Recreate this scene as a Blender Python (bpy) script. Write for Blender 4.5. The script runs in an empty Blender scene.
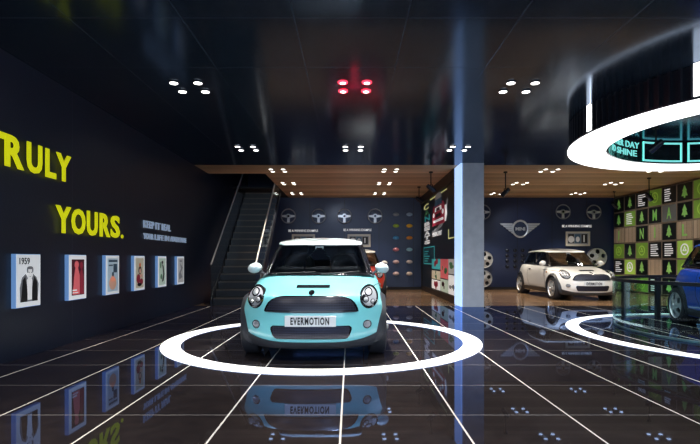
import bpy, bmesh, math, random
from mathutils import Vector, Matrix
from mathutils.bvhtree import BVHTree

random.seed(7)
scene = bpy.context.scene
COL = scene.collection
PI = math.pi

# ------------------------------------------------------------------ camera, world, light, exposure
cam_d = bpy.data.cameras.new('camera'); cam = bpy.data.objects.new('camera', cam_d); COL.objects.link(cam)
cam.location = (0, 0, 1.1); cam.rotation_euler = (PI / 2, 0, 0)
cam_d.sensor_width = 36; cam_d.lens = 480 / 700 * 36; cam_d.shift_y = 37 / 700; cam_d.clip_start = .05
scene.camera = cam
w = bpy.data.worlds.new('world'); scene.world = w; w.use_nodes = True
w.node_tree.nodes['Background'].inputs[0].default_value = (.35, .5, .8, 1)
w.node_tree.nodes['Background'].inputs[1].default_value = .35
vs = scene.view_settings
vs.view_transform = 'Standard'; vs.look = 'None'; vs.gamma = 1; vs.use_curve_mapping = False
vs.exposure = 0.0
scene.cycles.use_denoising = True
scene.cycles.max_bounces = 8
scene.cycles.transparent_max_bounces = 24
scene.cycles.sample_clamp_indirect = 6

def area_light(name, loc, rot, sx, sy, power, col):
    d = bpy.data.lights.new(name, 'AREA'); d.shape = 'RECTANGLE'; d.size = sx; d.size_y = sy
    d.energy = power; d.color = col
    o = bpy.data.objects.new(name, d); o.location = loc; o.rotation_euler = rot; COL.objects.link(o); return o
def spot_light(name, loc, power, col, ang=100, blend=.8, target=None, radius=.12):
    d = bpy.data.lights.new(name, 'SPOT'); d.energy = power; d.color = col; d.spot_size = math.radians(ang)
    d.spot_blend = blend; d.shadow_soft_size = radius
    o = bpy.data.objects.new(name, d); o.location = loc; COL.objects.link(o)
    if target is not None:
        o.rotation_euler = (Vector(target) - Vector(loc)).to_track_quat('-Z', 'Y').to_euler()
    return o
# added cool fill from behind the camera, brightening the car fronts
area_light('front_fill', (0.2, -2.2, 1.75), (PI / 2, 0, 0), 7.0, 2.6, 205, (.70, .85, 1.0))

# clusters of four ceiling spotlights: (x, y, where, red glow put on trim)
CL = [(-2.04, 6.12, 'above left of cyan car', 0),
      (.06, 6.12, 'glowing red above the cyan car', 1),
      (2.15, 6.12, 'on black ceiling right of column', 0),
      (-2.04, 9.5, 'on black ceiling before the staircase', 0),
      (.06, 9.5, 'on black ceiling behind cyan car', 0),
      (2.15, 9.5, 'on black ceiling touching the column', 0)]
for i, x in enumerate((-1.78, .99, 4.92, 7.62)):
    for j, y in enumerate((11.85, 13.9, 16.05)):
        CL.append((x, y, 'on wood ceiling, %s row, %s' % (('front', 'middle', 'back')[j], ('beside staircase', 'by display wall', 'above white car', 'by green boxes')[i]), 2))
for (x, y, _, kind) in CL:
    warm = (1, .88, .72) if kind == 2 else (1, .93, .85)
    if kind == 2: spot_light('cluster_beam', (x, y, 3.2), 320 if x > 4 else 250, warm, 82, .6, (x, y, 0))
    else: spot_light('cluster_beam', (x, y, 3.2), 1050 if kind == 1 else 190, (1, .96, .92), 85, .8, (x, y, 0))
for (x, y) in ((-2.04, 2.75), (.06, 2.75), (2.15, 2.75)):
    spot_light('cluster_beam', (x, y, 3.2), 190, (1, .93, .85), 100, .9, (x, y + .4, 0))

# ------------------------------------------------------------------ materials
def srgb(r, g, b):
    f = lambda c: (c / 255 / 12.92) if c / 255 <= .04045 else ((c / 255 + .055) / 1.055) ** 2.4
    return (f(r), f(g), f(b), 1)
def mat(name, col, rough=.5, metal=0, coat=0, emit=0, ecol=None, spec=.5, tint=None, ior=1.5):
    m = bpy.data.materials.new(name); m.use_nodes = True
    b = m.node_tree.nodes['Principled BSDF']
    b.inputs['Base Color'].default_value = col; b.inputs['Roughness'].default_value = rough
    b.inputs['Metallic'].default_value = metal; b.inputs['Coat Weight'].default_value = coat
    b.inputs['Coat Roughness'].default_value = .04
    b.inputs['Specular IOR Level'].default_value = spec; b.inputs['IOR'].default_value = ior
    if tint: b.inputs['Specular Tint'].default_value = tint
    if emit:
        b.inputs['Emission Color'].default_value = ecol or col; b.inputs['Emission Strength'].default_value = emit
    return m
class NT:
    def __init__(s, m): s.t = m.node_tree; s.b = s.t.nodes['Principled BSDF']
    def n(s, ty, **kw):
        k = s.t.nodes.new(ty)
        for a, v in kw.items(): setattr(k, a, v)
        return k
    def l(s, a, b): s.t.links.new(a, b)
    def math(s, op, a, b=None, c=None):
        k = s.n('ShaderNodeMath', operation=op)
        for i, v in enumerate((a, b, c)):
            if v is None: continue
            if isinstance(v, (int, float)): k.inputs[i].default_value = v
            else: s.l(v, k.inputs[i])
        return k.outputs[0]
    def mix(s, f, a, b):
        k = s.n('ShaderNodeMix', data_type='RGBA')
        for i, v in ((0, f), (6, a), (7, b)):
            if isinstance(v, (int, float, tuple)): k.inputs[i].default_value = v
            else: s.l(v, k.inputs[i])
        return k.outputs[2]
    def pos(s):
        g = s.n('ShaderNodeNewGeometry'); x = s.n('ShaderNodeSeparateXYZ'); s.l(g.outputs['Position'], x.inputs[0]); return g.outputs['Position'], x.outputs
    def line(s, co, start, step, width):
        a = s.math('SUBTRACT', co, start - step / 2); a = s.math('MODULO', s.math('ADD', a, step * 100), step)
        a = s.math('ABSOLUTE', s.math('SUBTRACT', a, step / 2)); return s.math('LESS_THAN', a, width / 2)
    def noise(s, co, scale, detail=3):
        k = s.n('ShaderNodeTexNoise'); k.inputs['Scale'].default_value = scale; k.inputs['Detail'].default_value = detail
        if co is not None: s.l(co, k.inputs['Vector'])
        return k.outputs['Fac']

def tinted_gloss(t, base, rough, col, ior, rg2=.3, dull=None, normal=None):
    """a clear tinted lacquer over a matt colour: every reflection takes the lacquer's blue"""
    d = t.n('ShaderNodeBsdfDiffuse'); g = t.n('ShaderNodeBsdfGlossy'); m = t.n('ShaderNodeMixShader'); f = t.n('ShaderNodeFresnel')
    f.inputs['IOR'].default_value = ior; t.l(base, d.inputs['Color']); g.inputs['Color'].default_value = col
    if isinstance(rough, float): g.inputs['Roughness'].default_value = rough
    else: t.l(rough, g.inputs['Roughness'])
    fac = f.outputs[0]
    if dull is not None: fac = t.math('MULTIPLY', fac, t.math('SUBTRACT', 1, t.math('MULTIPLY', dull, .9)))
    if normal is not None:
        for k in (d, g, f): t.l(normal, k.inputs['Normal'])
    t.l(fac, m.inputs[0]); t.l(d.outputs[0], m.inputs[1]); t.l(g.outputs[0], m.inputs[2])
    out = [k for k in t.t.nodes if k.type == 'OUTPUT_MATERIAL'][0]; t.l(m.outputs[0], out.inputs['Surface'])

# black polished tiles with thin light joints
M_floor = mat('polished_tile', (.02, .02, .022, 1), .06, tint=(.36, .58, 1.0, 1), spec=.85)
t = NT(M_floor); P, xyz = t.pos()
n1 = t.noise(P, 1.6, 6); n2 = t.noise(P, 9, 4)
base = t.mix(t.math('MULTIPLY', n1, n2), (.014, .012, .014, 1), (.075, .060, .058, 1))
lx = t.line(xyz[0], -.06, .798, .013); ly = t.line(xyz[1], 3.385, .798, .009)
base = t.mix(ly, base, (.32, .32, .34, 1)); base = t.mix(lx, base, (.85, .85, .83, 1))
t.l(base, t.b.inputs['Base Color'])
t.l(t.math('ADD', t.math('MULTIPLY', n2, .05), t.math('ADD', t.math('MULTIPLY', lx, .4), .035)), t.b.inputs['Roughness'])
tinted_gloss(t, base, .025, (.34, .52, .98, 1), 1.5, .35, lx)

def wood_mat(name, c1, c2, rough, axis_long, pw):
    m = mat(name, c1, rough); t = NT(m); P, xyz = t.pos()
    mp = t.n('ShaderNodeMapping'); t.l(P, mp.inputs[0])
    mp.inputs['Scale'].default_value = (1.2, 14, 14) if axis_long == 0 else (14, 1.2, 14)
    g = t.noise(mp.outputs[0], 1.5, 6)
    ac = xyz[1 - axis_long]
    idx = t.math('FLOOR', t.math('DIVIDE', ac, pw))
    wn = t.n('ShaderNodeTexWhiteNoise', noise_dimensions='1D'); t.l(idx, wn.inputs['W'])
    f = t.math('ADD', t.math('MULTIPLY', g, .5), t.math('MULTIPLY', wn.outputs['Value'], .5))
    c = t.mix(f, c1, c2); c = t.mix(t.line(ac, 0, pw, .012), c, (c1[0] * .3, c1[1] * .3, c1[2] * .3, 1))
    t.l(c, t.b.inputs['Base Color']); return m
M_woodfloor = wood_mat('oak_floor', (.07, .040, .022, 1), (.42, .26, .15, 1), .16, 0, .2)
M_woodceil = wood_mat('timber_ceiling', (.16, .095, .045, 1), (.95, .64, .36, 1), .45, 0, .28)

M_ceil = mat('gloss_black_panel', (.014, .024, .042, 1), .13, tint=(.75, .85, 1, 1), spec=.6)
t = NT(M_ceil); P, xyz = t.pos()
j = t.math('MAXIMUM', t.line(xyz[0], -.51, 1.03, .009), t.line(xyz[1], 4.38, 1.13, .009))
t.l(t.mix(j, (.014, .024, .042, 1), (.0, .0, .0, 1)), t.b.inputs['Base Color'])
cb = t.mix(j, (.012, .019, .032, 1), (.035, .045, .06, 1)); rg = t.math('ADD', t.math('MULTIPLY', t.noise(P, 1.2, 2), .10), .09)
bp = t.n('ShaderNodeBump'); bp.inputs['Strength'].default_value = .5; bp.inputs['Distance'].default_value = .004; bp.invert = True
t.l(j, bp.inputs['Height'])
tinted_gloss(t, cb, rg, (.58, .70, .9, 1), 1.5, .4, None, bp.outputs[0])

M_wall = mat('charcoal_wall', (.013, .016, .026, 1), .38)
t = NT(M_wall); P, xyz = t.pos()
j = t.line(xyz[1], 6.31, 1.41, .009); n = t.noise(P, 40, 3)
t.l(t.mix(j, t.mix(n, (.006, .010, .024, 1), (.011, .018, .038, 1)), (.04, .05, .07, 1)), t.b.inputs['Base Color'])
bp = t.n('ShaderNodeBump'); bp.inputs['Strength'].default_value = .25; bp.inputs['Distance'].default_value = .004
t.l(n, bp.inputs['Height']); t.l(bp.outputs[0], t.b.inputs['Normal'])
M_back = mat('navy_panel', (.02, .03, .07, 1), .35)
t = NT(M_back); P, xyz = t.pos()
t.l(t.mix(t.line(xyz[0], -.2, 1.24, .014), (.013, .024, .075, 1), (.004, .005, .01, 1)), t.b.inputs['Base Color'])
M_black = mat('matt_black', (.006, .006, .008, 1), .6)
M_dark = mat('dark_metal', (.012, .014, .022, 1), .35, .3)
M_trim = mat('dark_brown_trim', (.020, .013, .010, 1), .5)
M_concrete = mat('grey_plaster', srgb(150, 160, 172), .55)
t = NT(M_concrete); P, xyz = t.pos()
t.l(t.mix(t.noise(P, 5, 6), srgb(160, 168, 180), srgb(200, 206, 214)), t.b.inputs['Base Color'])
M_strip = mat('column_face_glow', (.5, .7, 1, 1), .4, emit=1.1, ecol=(.42, .62, 1, 1))
M_white_glow = mat('white_glow', (1, 1, 1, 1), .4, emit=2.6, ecol=(1, 1, 1, 1))
M_ring_floor = mat('floor_ring_glow', (.9, .9, .9, 1), .5, emit=1.1, ecol=(1, .98, .96, 1))
M_lamp = mat('lamp_lens', (1, 1, 1, 1), .4, emit=7, ecol=(1, .97, .92, 1))
M_lampwarm = mat('warm_lamp_lens', (1, 1, 1, 1), .4, emit=6, ecol=(1, .93, .82, 1))
M_redglow = mat('red_trim_glow', (1, .05, .08, 1), .4, emit=3.5, ecol=(1, .03, .06, 1))  # red ceiling glow put into the trim's own emission
M_capdark = mat('dark_cap', (.03, .035, .05, 1), .25, .6)
M_chrome = mat('chrome', (.75, .77, .8, 1), .12, 1)
M_silver = mat('silver_alloy', (.62, .64, .66, 1), .35, .6)
M_rail = mat('satin_rail', (.62, .60, .58, 1), .35, .2)
M_steel = mat('brushed_steel', (.45, .46, .48, 1), .3, 1)
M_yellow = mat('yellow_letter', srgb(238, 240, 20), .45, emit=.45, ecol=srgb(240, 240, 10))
M_paleblue = mat('pale_blue_letter', srgb(170, 190, 215), .5, emit=.3, ecol=srgb(170, 190, 215))
M_lightbox = mat('lightbox_frame', srgb(150, 185, 225), .4, emit=.3, ecol=srgb(110, 160, 230))
def ink(name, r, g, b, e=.22): return mat(name, srgb(r, g, b), .5, emit=e)
M_paper = ink('poster_paper', 225, 228, 230, .45)
M_inkblack = mat('ink_black', (.01, .01, .012, 1), .5)
M_inkgrey = ink('ink_grey', 130, 132, 136); M_inklight = ink('ink_light_grey', 190, 190, 190)
M_inkred = ink('ink_red', 150, 40, 60); M_inkpink = ink('ink_pink', 232, 110, 115); M_inkdarkred = ink('ink_dark_red', 84, 22, 38, .1)
M_inkteal = ink('ink_teal', 70, 190, 195); M_inknavy = ink('ink_navy', 50, 75, 95); M_inkskin = ink('ink_skin', 226, 176, 150)
M_inkgreen = ink('ink_green', 70, 120, 80); M_inkbeige = ink('ink_beige', 214, 205, 180); M_inkorange = ink('ink_orange', 220, 110, 50)
M_inkpalegreen = ink('ink_pale_green', 190, 210, 195); M_inkpaleblue = ink('ink_pale_blue', 190, 210, 222)
M_inkwhite = ink('ink_white', 235, 235, 235, .4); M_inkyellow = ink('ink_yellow', 225, 225, 150, .4)
M_screenteal = ink('screen_teal', 14, 50, 60, .2)
M_teal = mat('teal_neon', (.2, .9, .8, 1), .4, emit=.9, ecol=(.22, .78, .72, 1))
M_lime = mat('lime_panel', srgb(140, 185, 75), .45, emit=.05, ecol=srgb(130, 200, 60))
M_limebright = mat('bright_lime_panel', srgb(190, 235, 100), .45, emit=.08, ecol=srgb(180, 230, 90))
M_leaf = mat('leaf_green_print', srgb(160, 215, 120), .5, emit=.12, ecol=srgb(110, 200, 80))
M_boxblack = mat('black_box_front', (.006, .008, .008, 1), .3)
M_boxwood = wood_mat('box_wood', (.40, .29, .20, 1), (.72, .60, .44, 1), .5, 0, .2)
M_boxshell = mat('beige_box_shell', (.34, .27, .20, 1), .5)
M_boxgrey = mat('grey_box_front', srgb(120, 125, 125), .5)
M_glass = bpy.data.materials.new('clear_glass'); M_glass.use_nodes = True
def glass_nodes(m, col, gloss=.12, rough=.0):
    nt = m.node_tree; nt.nodes.clear()
    o = nt.nodes.new('ShaderNodeOutputMaterial'); mx = nt.nodes.new('ShaderNodeMixShader')
    tr = nt.nodes.new('ShaderNodeBsdfTransparent'); gl = nt.nodes.new('ShaderNodeBsdfGlossy')
    fr = nt.nodes.new('ShaderNodeLayerWeight'); fr.inputs[0].default_value = gloss
    mu = nt.nodes.new('ShaderNodeMath'); mu.operation = 'MULTIPLY'; mu.inputs[1].default_value = .45
    tr.inputs[0].default_value = col; gl.inputs['Roughness'].default_value = rough; gl.inputs['Color'].default_value = (.9, .95, 1, 1)
    nt.links.new(fr.outputs['Fresnel'], mu.inputs[0]); nt.links.new(mu.outputs[0], mx.inputs[0]); nt.links.new(tr.outputs[0], mx.inputs[1]); nt.links.new(gl.outputs[0], mx.inputs[2])
    nt.links.new(mx.outputs[0], o.inputs[0])
glass_nodes(M_glass, (.93, .97, .98, 1), .12)
M_carglass = bpy.data.materials.new('tinted_glass'); M_carglass.use_nodes = True; glass_nodes(M_carglass, (.36, .39, .41, 1), .2)
M_tealglass = bpy.data.materials.new('teal_glass'); M_tealglass.use_nodes = True; glass_nodes(M_tealglass, (.80, .93, .93, 1), .2)
def paint(name, col): return mat(name, col, .28, 0, 1.0)
M_cyan = paint('cyan_paint', srgb(134, 224, 230)); M_white = paint('white_paint', srgb(240, 240, 238))
M_red = paint('orange_red_paint', srgb(215, 50, 25)); M_blue = paint('blue_paint', srgb(20, 78, 188)); M_roofwhite = paint('white_roof_paint', srgb(235, 235, 232))
M_plastic = mat('black_plastic_trim', (.030, .034, .042, 1), .45)
M_tyre = mat('rubber', (.018, .020, .026, 1), .6)
M_seat = mat('black_leather', (.02, .02, .022, 1), .5)
M_gloss = mat('gloss_black', (.006, .006, .008, 1), .12)
M_mesh = mat('grille_mesh', (.02, .02, .03, 1), .35, .3)
t = NT(M_mesh); tc = t.n('ShaderNodeTexCoord'); sx = t.n('ShaderNodeSeparateXYZ'); t.l(tc.outputs['Object'], sx.inputs[0])
g = t.math('MAXIMUM', t.line(sx.outputs[0], 0, .026, .010), t.line(sx.outputs[2], 0, .026, .010))
t.l(t.mix(g, (.005, .005, .010, 1), (.035, .038, .065, 1)), t.b.inputs['Base Color'])
M_reflector = mat('headlamp_reflector', (.42, .44, .48, 1), .25, .35)
M_lensw = mat('headlamp_bulb', (.55, .57, .6, 1), .15, .4)
M_taillight = mat('tail_light_red', (.5, .01, .01, 1), .15, 0, 1)
M_amber = mat('indicator_amber', (.8, .35, .05, 1), .2)
M_nosing = mat('bronze_nosing', (.10, .075, .055, 1), .4, .3)
M_tread = mat('stair_tread', (.008, .008, .009, 1), .4)

# ------------------------------------------------------------------ object helpers
def world_of(o):
    return o.matrix_basis if o.parent is None else world_of(o.parent) @ o.matrix_parent_inverse @ o.matrix_basis
def set_world(o, M):
    o.matrix_basis = M.copy() if o.parent is None else (world_of(o.parent) @ o.matrix_parent_inverse).inverted() @ M
    return o
def tag(o, label=None, cat=None, group=None, kind=None):
    if label: o['label'] = label
    if cat: o['category'] = cat
    if group: o['group'] = group
    if kind: o['kind'] = kind
    return o
def empty(name, loc=(0, 0, 0), rz=0, label=None, cat=None, group=None, M=None):
    o = bpy.data.objects.new(name, None); COL.objects.link(o); o.empty_display_size = .1
    if M is not None: set_world(o, M)
    else: o.location = loc; o.rotation_euler = (0, 0, rz)
    return tag(o, label, cat, group)
class MB:
    def __init__(s): s.v = []; s.f = []; s.mi = []
    def add(s, vs, fs, mi=0):
        b = len(s.v); s.v += [tuple(v) for v in vs]; s.f += [tuple(b + i for i in f) for f in fs]; s.mi += [mi] * len(fs); return s
    def box(s, a, b, mi=0):
        x0, y0, z0 = a; x1, y1, z1 = b
        return s.add([(x0, y0, z0), (x1, y0, z0), (x1, y1, z0), (x0, y1, z0), (x0, y0, z1), (x1, y0, z1), (x1, y1, z1), (x0, y1, z1)],
                     [(0, 3, 2, 1), (4, 5, 6, 7), (0, 1, 5, 4), (1, 2, 6, 5), (2, 3, 7, 6), (3, 0, 4, 7)], mi)
    def prism(s, poly, d0, d1, mi=0):           # poly in local (x,y), extruded along z
        n = len(poly); vs = [(p[0], p[1], d0) for p in poly] + [(p[0], p[1], d1) for p in poly]
        return s.add(vs, [tuple(range(n - 1, -1, -1)), tuple(range(n, 2 * n))] + [(i, (i + 1) % n, n + (i + 1) % n, n + i) for i in range(n)], mi)
    def rect(s, x0, y0, x1, y1, d0, d1, mi=0): return s.prism([(x0, y0), (x1, y0), (x1, y1), (x0, y1)], d0, d1, mi)
    def ell(s, cx, cy, rx, ry, d0, d1, mi=0, n=24, rot=0):
        c, q = math.cos(rot), math.sin(rot)
        return s.prism([(cx + c * rx * math.cos(2 * PI * i / n) - q * ry * math.sin(2 * PI * i / n), cy + q * rx * math.cos(2 * PI * i / n) + c * ry * math.sin(2 * PI * i / n)) for i in range(n)], d0, d1, mi)
    def frame(s, x0, y0, x1, y1, wd, d0, d1, mi=0):
        s.rect(x0, y0, x1, y0 + wd, d0, d1, mi); s.rect(x0, y1 - wd, x1, y1, d0, d1, mi)
        s.rect(x0, y0 + wd, x0 + wd, y1 - wd, d0, d1, mi); return s.rect(x1 - wd, y0 + wd, x1, y1 - wd, d0, d1, mi)
    def tube(s, pts, r, n=10, mi=0, closed=False):
        pts = [Vector(p) for p in pts]; m = len(pts); rings = []
        up = None
        for i, p in enumerate(pts):
            if closed: d = pts[(i + 1) % m] - pts[i - 1]
            else: d = pts[min(i + 1, m - 1)] - pts[max(i - 1, 0)]
            d.normalize()
            if up is None: up = Vector((0, 0, 1)) if abs(d.z) < .9 else Vector((1, 0, 0))
            a = d.cross(up).normalized(); b = a.cross(d).normalized(); up = b
            rr = r[i] if isinstance(r, (list, tuple)) else r
            rings.append([p + a * rr * math.cos(2 * PI * k / n) + b * rr * math.sin(2 * PI * k / n) for k in range(n)])
        vs = [v for R in rings for v in R]; fs = []
        for i in range(m if closed else m - 1):
            for k in range(n):
                i2 = (i + 1) % m; fs.append((i * n + k, i * n + (k + 1) % n, i2 * n + (k + 1) % n, i2 * n + k))
        if not closed: fs += [tuple(range(n - 1, -1, -1)), tuple((m - 1) * n + k for k in range(n))]
        return s.add(vs, fs, mi)
    def lathe(s, prof, n=32, axis='z', c=(0, 0, 0), mi=0, a0=0, a1=2 * PI, closed=False):   # prof: list of (r, h)
        full = abs(a1 - a0 - 2 * PI) < 1e-6; cnt = n if full else n + 1; vs = []
        for i in range(cnt):
            a = a0 + (a1 - a0) * i / n; ca, sa = math.cos(a), math.sin(a)
            for r, h in prof:
                p = (r * ca, r * sa, h) if axis == 'z' else ((h, r * ca, r * sa) if axis == 'x' else (r * ca, h, r * sa))
                vs.append((p[0] + c[0], p[1] + c[1], p[2] + c[2]))
        m = len(prof); fs = []
        for i in range(n):
            i2 = (i + 1) % cnt
            for k in range(m if closed else m - 1):
                k2 = (k + 1) % m; fs.append((i * m + k, i2 * m + k, i2 * m + k2, i * m + k2))
        return s.add(vs, fs, mi)
    def build(s, name, mats, parent=None, smooth=False, M=None, bevel=0, kind=None, angle=40):
        me = bpy.data.meshes.new(name); me.from_pydata(s.v, [], s.f)
        if not isinstance(mats, (list, tuple)): mats = [mats]
        for m in mats: me.materials.append(m)
        me.polygons.foreach_set('material_index', s.mi)
        bm = bmesh.new(); bm.from_mesh(me); bmesh.ops.recalc_face_normals(bm, faces=bm.faces); bm.to_mesh(me); bm.free()
        if smooth:
            for p in me.polygons: p.use_smooth = True
            try: me.set_sharp_from_angle(angle=math.radians(angle))
            except Exception: pass
        o = bpy.data.objects.new(name, me); COL.objects.link(o)
        if parent: o.parent = parent
        if M is not None: set_world(o, M)
        if bevel:
            b = o.modifiers.new('bevel', 'BEVEL'); b.width = bevel; b.segments = 2; b.limit_method = 'ANGLE'
        if kind: o['kind'] = kind
        return o
def copy_tree(o, parent=None):
    c = o.copy(); COL.objects.link(c); c.parent = parent
    for ch in list(o.children): copy_tree(ch, c)
    return c
def wallM(side, x, y, z):
    u, d = {'left': (Vector((0, 1, 0)), Vector((1, 0, 0))), 'right': (Vector((0, -1, 0)), Vector((-1, 0, 0))), 'back': (Vector((1, 0, 0)), Vector((0, -1, 0)))}[side]
    M = Matrix.Identity(4)
    for i in range(3): M[i][0] = u[i]; M[i][1] = (0, 0, 1)[i]; M[i][2] = d[i]
    M[0][3], M[1][3], M[2][3] = x, y, z
    return M
def text_mesh(s, wd, ht, depth, offset=0.0, z0=0.0, space=1.0):
    cu = bpy.data.curves.new('lettering', 'FONT'); cu.body = s; cu.size = 1; cu.extrude = .05; cu.offset = offset; cu.resolution_u = 3; cu.space_character = space
    o = bpy.data.objects.new('lettering', cu); COL.objects.link(o)
    bpy.context.view_layer.update()
    me = bpy.data.meshes.new_from_object(o.evaluated_get(bpy.context.evaluated_depsgraph_get()))
    bpy.data.objects.remove(o); bpy.data.curves.remove(cu)
    xs = [v.co.x for v in me.vertices]; ys = [v.co.y for v in me.vertices]
    x0, x1, y0, y1 = min(xs), max(xs), min(ys), max(ys)
    for v in me.vertices:
        v.co = ((v.co.x - x0) / (x1 - x0) * wd, (v.co.y - y0) / (y1 - y0) * ht, z0 + (v.co.z + .05) / .1 * depth)
    return me
def text_obj(name, s, wd, ht, depth, m, parent=None, loc=(0, 0, 0), offset=.02, M=None):
    me = text_mesh(s, wd, ht, depth, offset); me.materials.append(m); me.name = name
    o = bpy.data.objects.new(name, me); COL.objects.link(o)
    if parent: o.parent = parent
    if M is not None: set_world(o, M)
    else: o.location = loc
    return o

# ------------------------------------------------------------------ the room
XL, XR, YB, YF, H, YW = -3.65, 9.8, 17.2, -2.6, 3.3, 11.25
def struct(name, m, *boxes):
    b = MB()
    for a, c in boxes: b.box(a, c)
    return b.build(name, m, kind='structure')
struct('floor', M_floor, ((XL, YF, -.2), (XR, YW, 0)))
struct('floor_wood', M_woodfloor, ((XL, YW, -.2), (XR, YB, 0)))
struct('ceiling', M_ceil, ((XL, YF, H), (XR, YW, H + .3)))
struct('ceiling_wood', M_woodceil, ((XL, YW, H), (XR, 12.4, H + .3)), ((-2.19, 12.4, H), (XR, YB, H + .3)))
struct('wall_left', M_wall, ((XL - .2, YF, -.2), (XL, YB + .2, 5.4)))
struct('wall_back', M_back, ((XL, YB, -.2), (XR, YB + .2, 5.4)))
struct('wall_right', M_black, ((XR, YF, -.2), (XR + .2, YB + .2, H + .3)))
struct('wall_stairwell', M_wall, ((-2.19, 12.1, H + .3), (-2.0, YB, 5.4)), ((XL, 12.1, H + .3), (-2.19, 12.3, 5.4)))
struct('ceiling_stairwell', M_black, ((XL, 12.1, 5.4), (-2.0, YB, 5.5)))
struct('wall_front', M_wall, ((XL, YF - .2, -.2), (XR, YF, .25)), ((XL, YF - .2, 3.1), (XR, YF, H + .3)),
       *[((x, YF - .2, .25), (x + .12, YF, 3.1)) for x in (XL, -1.0, 1.6, 4.2, 6.9, XR - .12)])
b = MB(); b.box((XL, YF - .12, .25), (XR, YF - .10, 3.1)); b.build('added_window_1', M_glass, kind='structure')  # unseen glazing, added to go with the front fill
struct('baseboard_back', M_black, ((-2.1, YB - .03, 0), (9.1, YB, .1)))
# column; its bright blue left side is put on as a glowing sheet
b = MB(); b.box((2.57, 11.0, 0), (3.07, 11.65, H)); b.build('column', M_concrete, kind='structure')
o = MB().box((2.535, 10.985, 0.005), (2.569, 11.64, H - .005)).build('column_bright_face', M_strip)
tag(o, 'tall blue-white glowing sheet over the left face of the grey column', 'light panel')

# ------------------------------------------------------------------ floor rings
def ring(name, cx, cy, r0, r1, label):
    o = MB().lathe([(r0, 0), (r1, 0), (r1, .006), (r0, .006)], 128, closed=True).build(name, M_ring_floor)
    o.location = (cx, cy, .0005); return tag(o, label, 'light ring')
ring('floor_light_ring', -.36, 6.66, 1.88, 2.12, 'white glowing ring set in the floor around the cyan car')
ring('floor_light_ring', 6.1, 6.9, 2.54, 2.74, 'white glowing ring set in the floor around the blue car')

# ------------------------------------------------------------------ ring lamp drum on the ceiling
drum = empty('ring_lamp', (6.1, 6.9, 2.86), label='huge round ceiling lamp with a glowing white ring above the blue car', cat='ceiling lamp')
MB().lathe([(2.14, .0), (2.71, .0), (2.71, .025), (2.14, .025)], 128, closed=True).build('light_ring', M_white_glow, drum)
MB().lathe([(2.70, .026), (2.70, .06), (2.64, .06), (2.64, .43), (2.60, .43), (2.60, .026)], 128, closed=True).build('outer_drum', M_dark, drum)
b = MB()
for k in range(140):
    a = 2 * PI * k / 140; ca, sa = math.cos(a), math.sin(a); R = Matrix.Rotation(a, 3, 'Z')
    vs = [R @ Vector(p) for p in [(2.64, -.012, .06), (2.69, -.012, .06), (2.69, .012, .06), (2.64, .012, .06), (2.64, -.012, .435), (2.69, -.012, .435), (2.69, .012, .435), (2.64, .012, .435)]]
    b.add(vs, [(0, 3, 2, 1), (4, 5, 6, 7), (0, 1, 5, 4), (1, 2, 6, 5), (2, 3, 7, 6), (3, 0, 4, 7)])
b.build('slat_screen', M_dark, drum)
MB().lathe([(2.10, .026), (2.13, .026), (2.13, .435), (2.10, .435)], 96, closed=True).build('inner_drum', M_gloss, drum)
def arc_strip(a0, a1, r, z0, z1, th, n=24):
    n = max(2, n); mb = MB(); mb.lathe([(r, z0), (r + th, z0), (r + th, z1), (r, z1)], n, a0=math.radians(a0), a1=math.radians(a1), closed=True); return mb
for X, Y, wdeg in ((3.37, 6.83, .9), (3.80, 5.23, 2.0)):
    a = math.degrees(math.atan2(Y - 6.9, X - 6.1)) % 360
    arc_strip(a - wdeg, a + wdeg, 2.692, .062, .432, .02, 6).build('light_bar', M_white_glow, drum)
for a0, a1 in ((86.8, 109), (62, 84), (38, 60), (14, 36), (-10, 12), (-34, -12), (160, 182), (184, 206), (208, 230), (232, 254), (256, 278), (280, 302), (304, 324)):
    b = MB(); r = 2.085
    for (p, q, z0, z1) in ((a0, a1, .055, .085), (a0, a1, .385, .415), (a0, a0 + .8, .085, .385), (a1 - .8, a1, .085, .385)):
        b.lathe([(r, z0), (r + .012, z0), (r + .012, z1), (r, z1)], 12, a0=math.radians(p), a1=math.radians(q), closed=True)
    b.build('neon_frame', M_teal, drum)
for s, zz, hh, astart, wd in (('ANOTHER', .27, .11, 148, .85), ('DAY', .27, .11, 122.6, .40), ('TO', .12, .11, 140, .22), ('SHINE', .12, .11, 131.5, .66)):
    me = text_mesh(s, wd, hh, .01, .004)
    for v in me.vertices:
        u, vv, d = v.co; a = math.radians(astart) - u / 2.09; r = 2.095 - d; v.co = (r * math.cos(a), r * math.sin(a), zz + vv)
    me.materials.append(M_teal); o = bpy.data.objects.new('neon_lettering', me); COL.objects.link(o); o.parent = drum
# the light the big ring gives
d = bpy.data.lights.new('ring_beam', 'AREA'); d.shape = 'DISK'; d.size = 4.2; d.energy = 130; d.color = (.95, .98, 1)
o = bpy.data.objects.new('ring_beam', d); o.location = (6.1, 6.9, 2.84); COL.objects.link(o)

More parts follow.
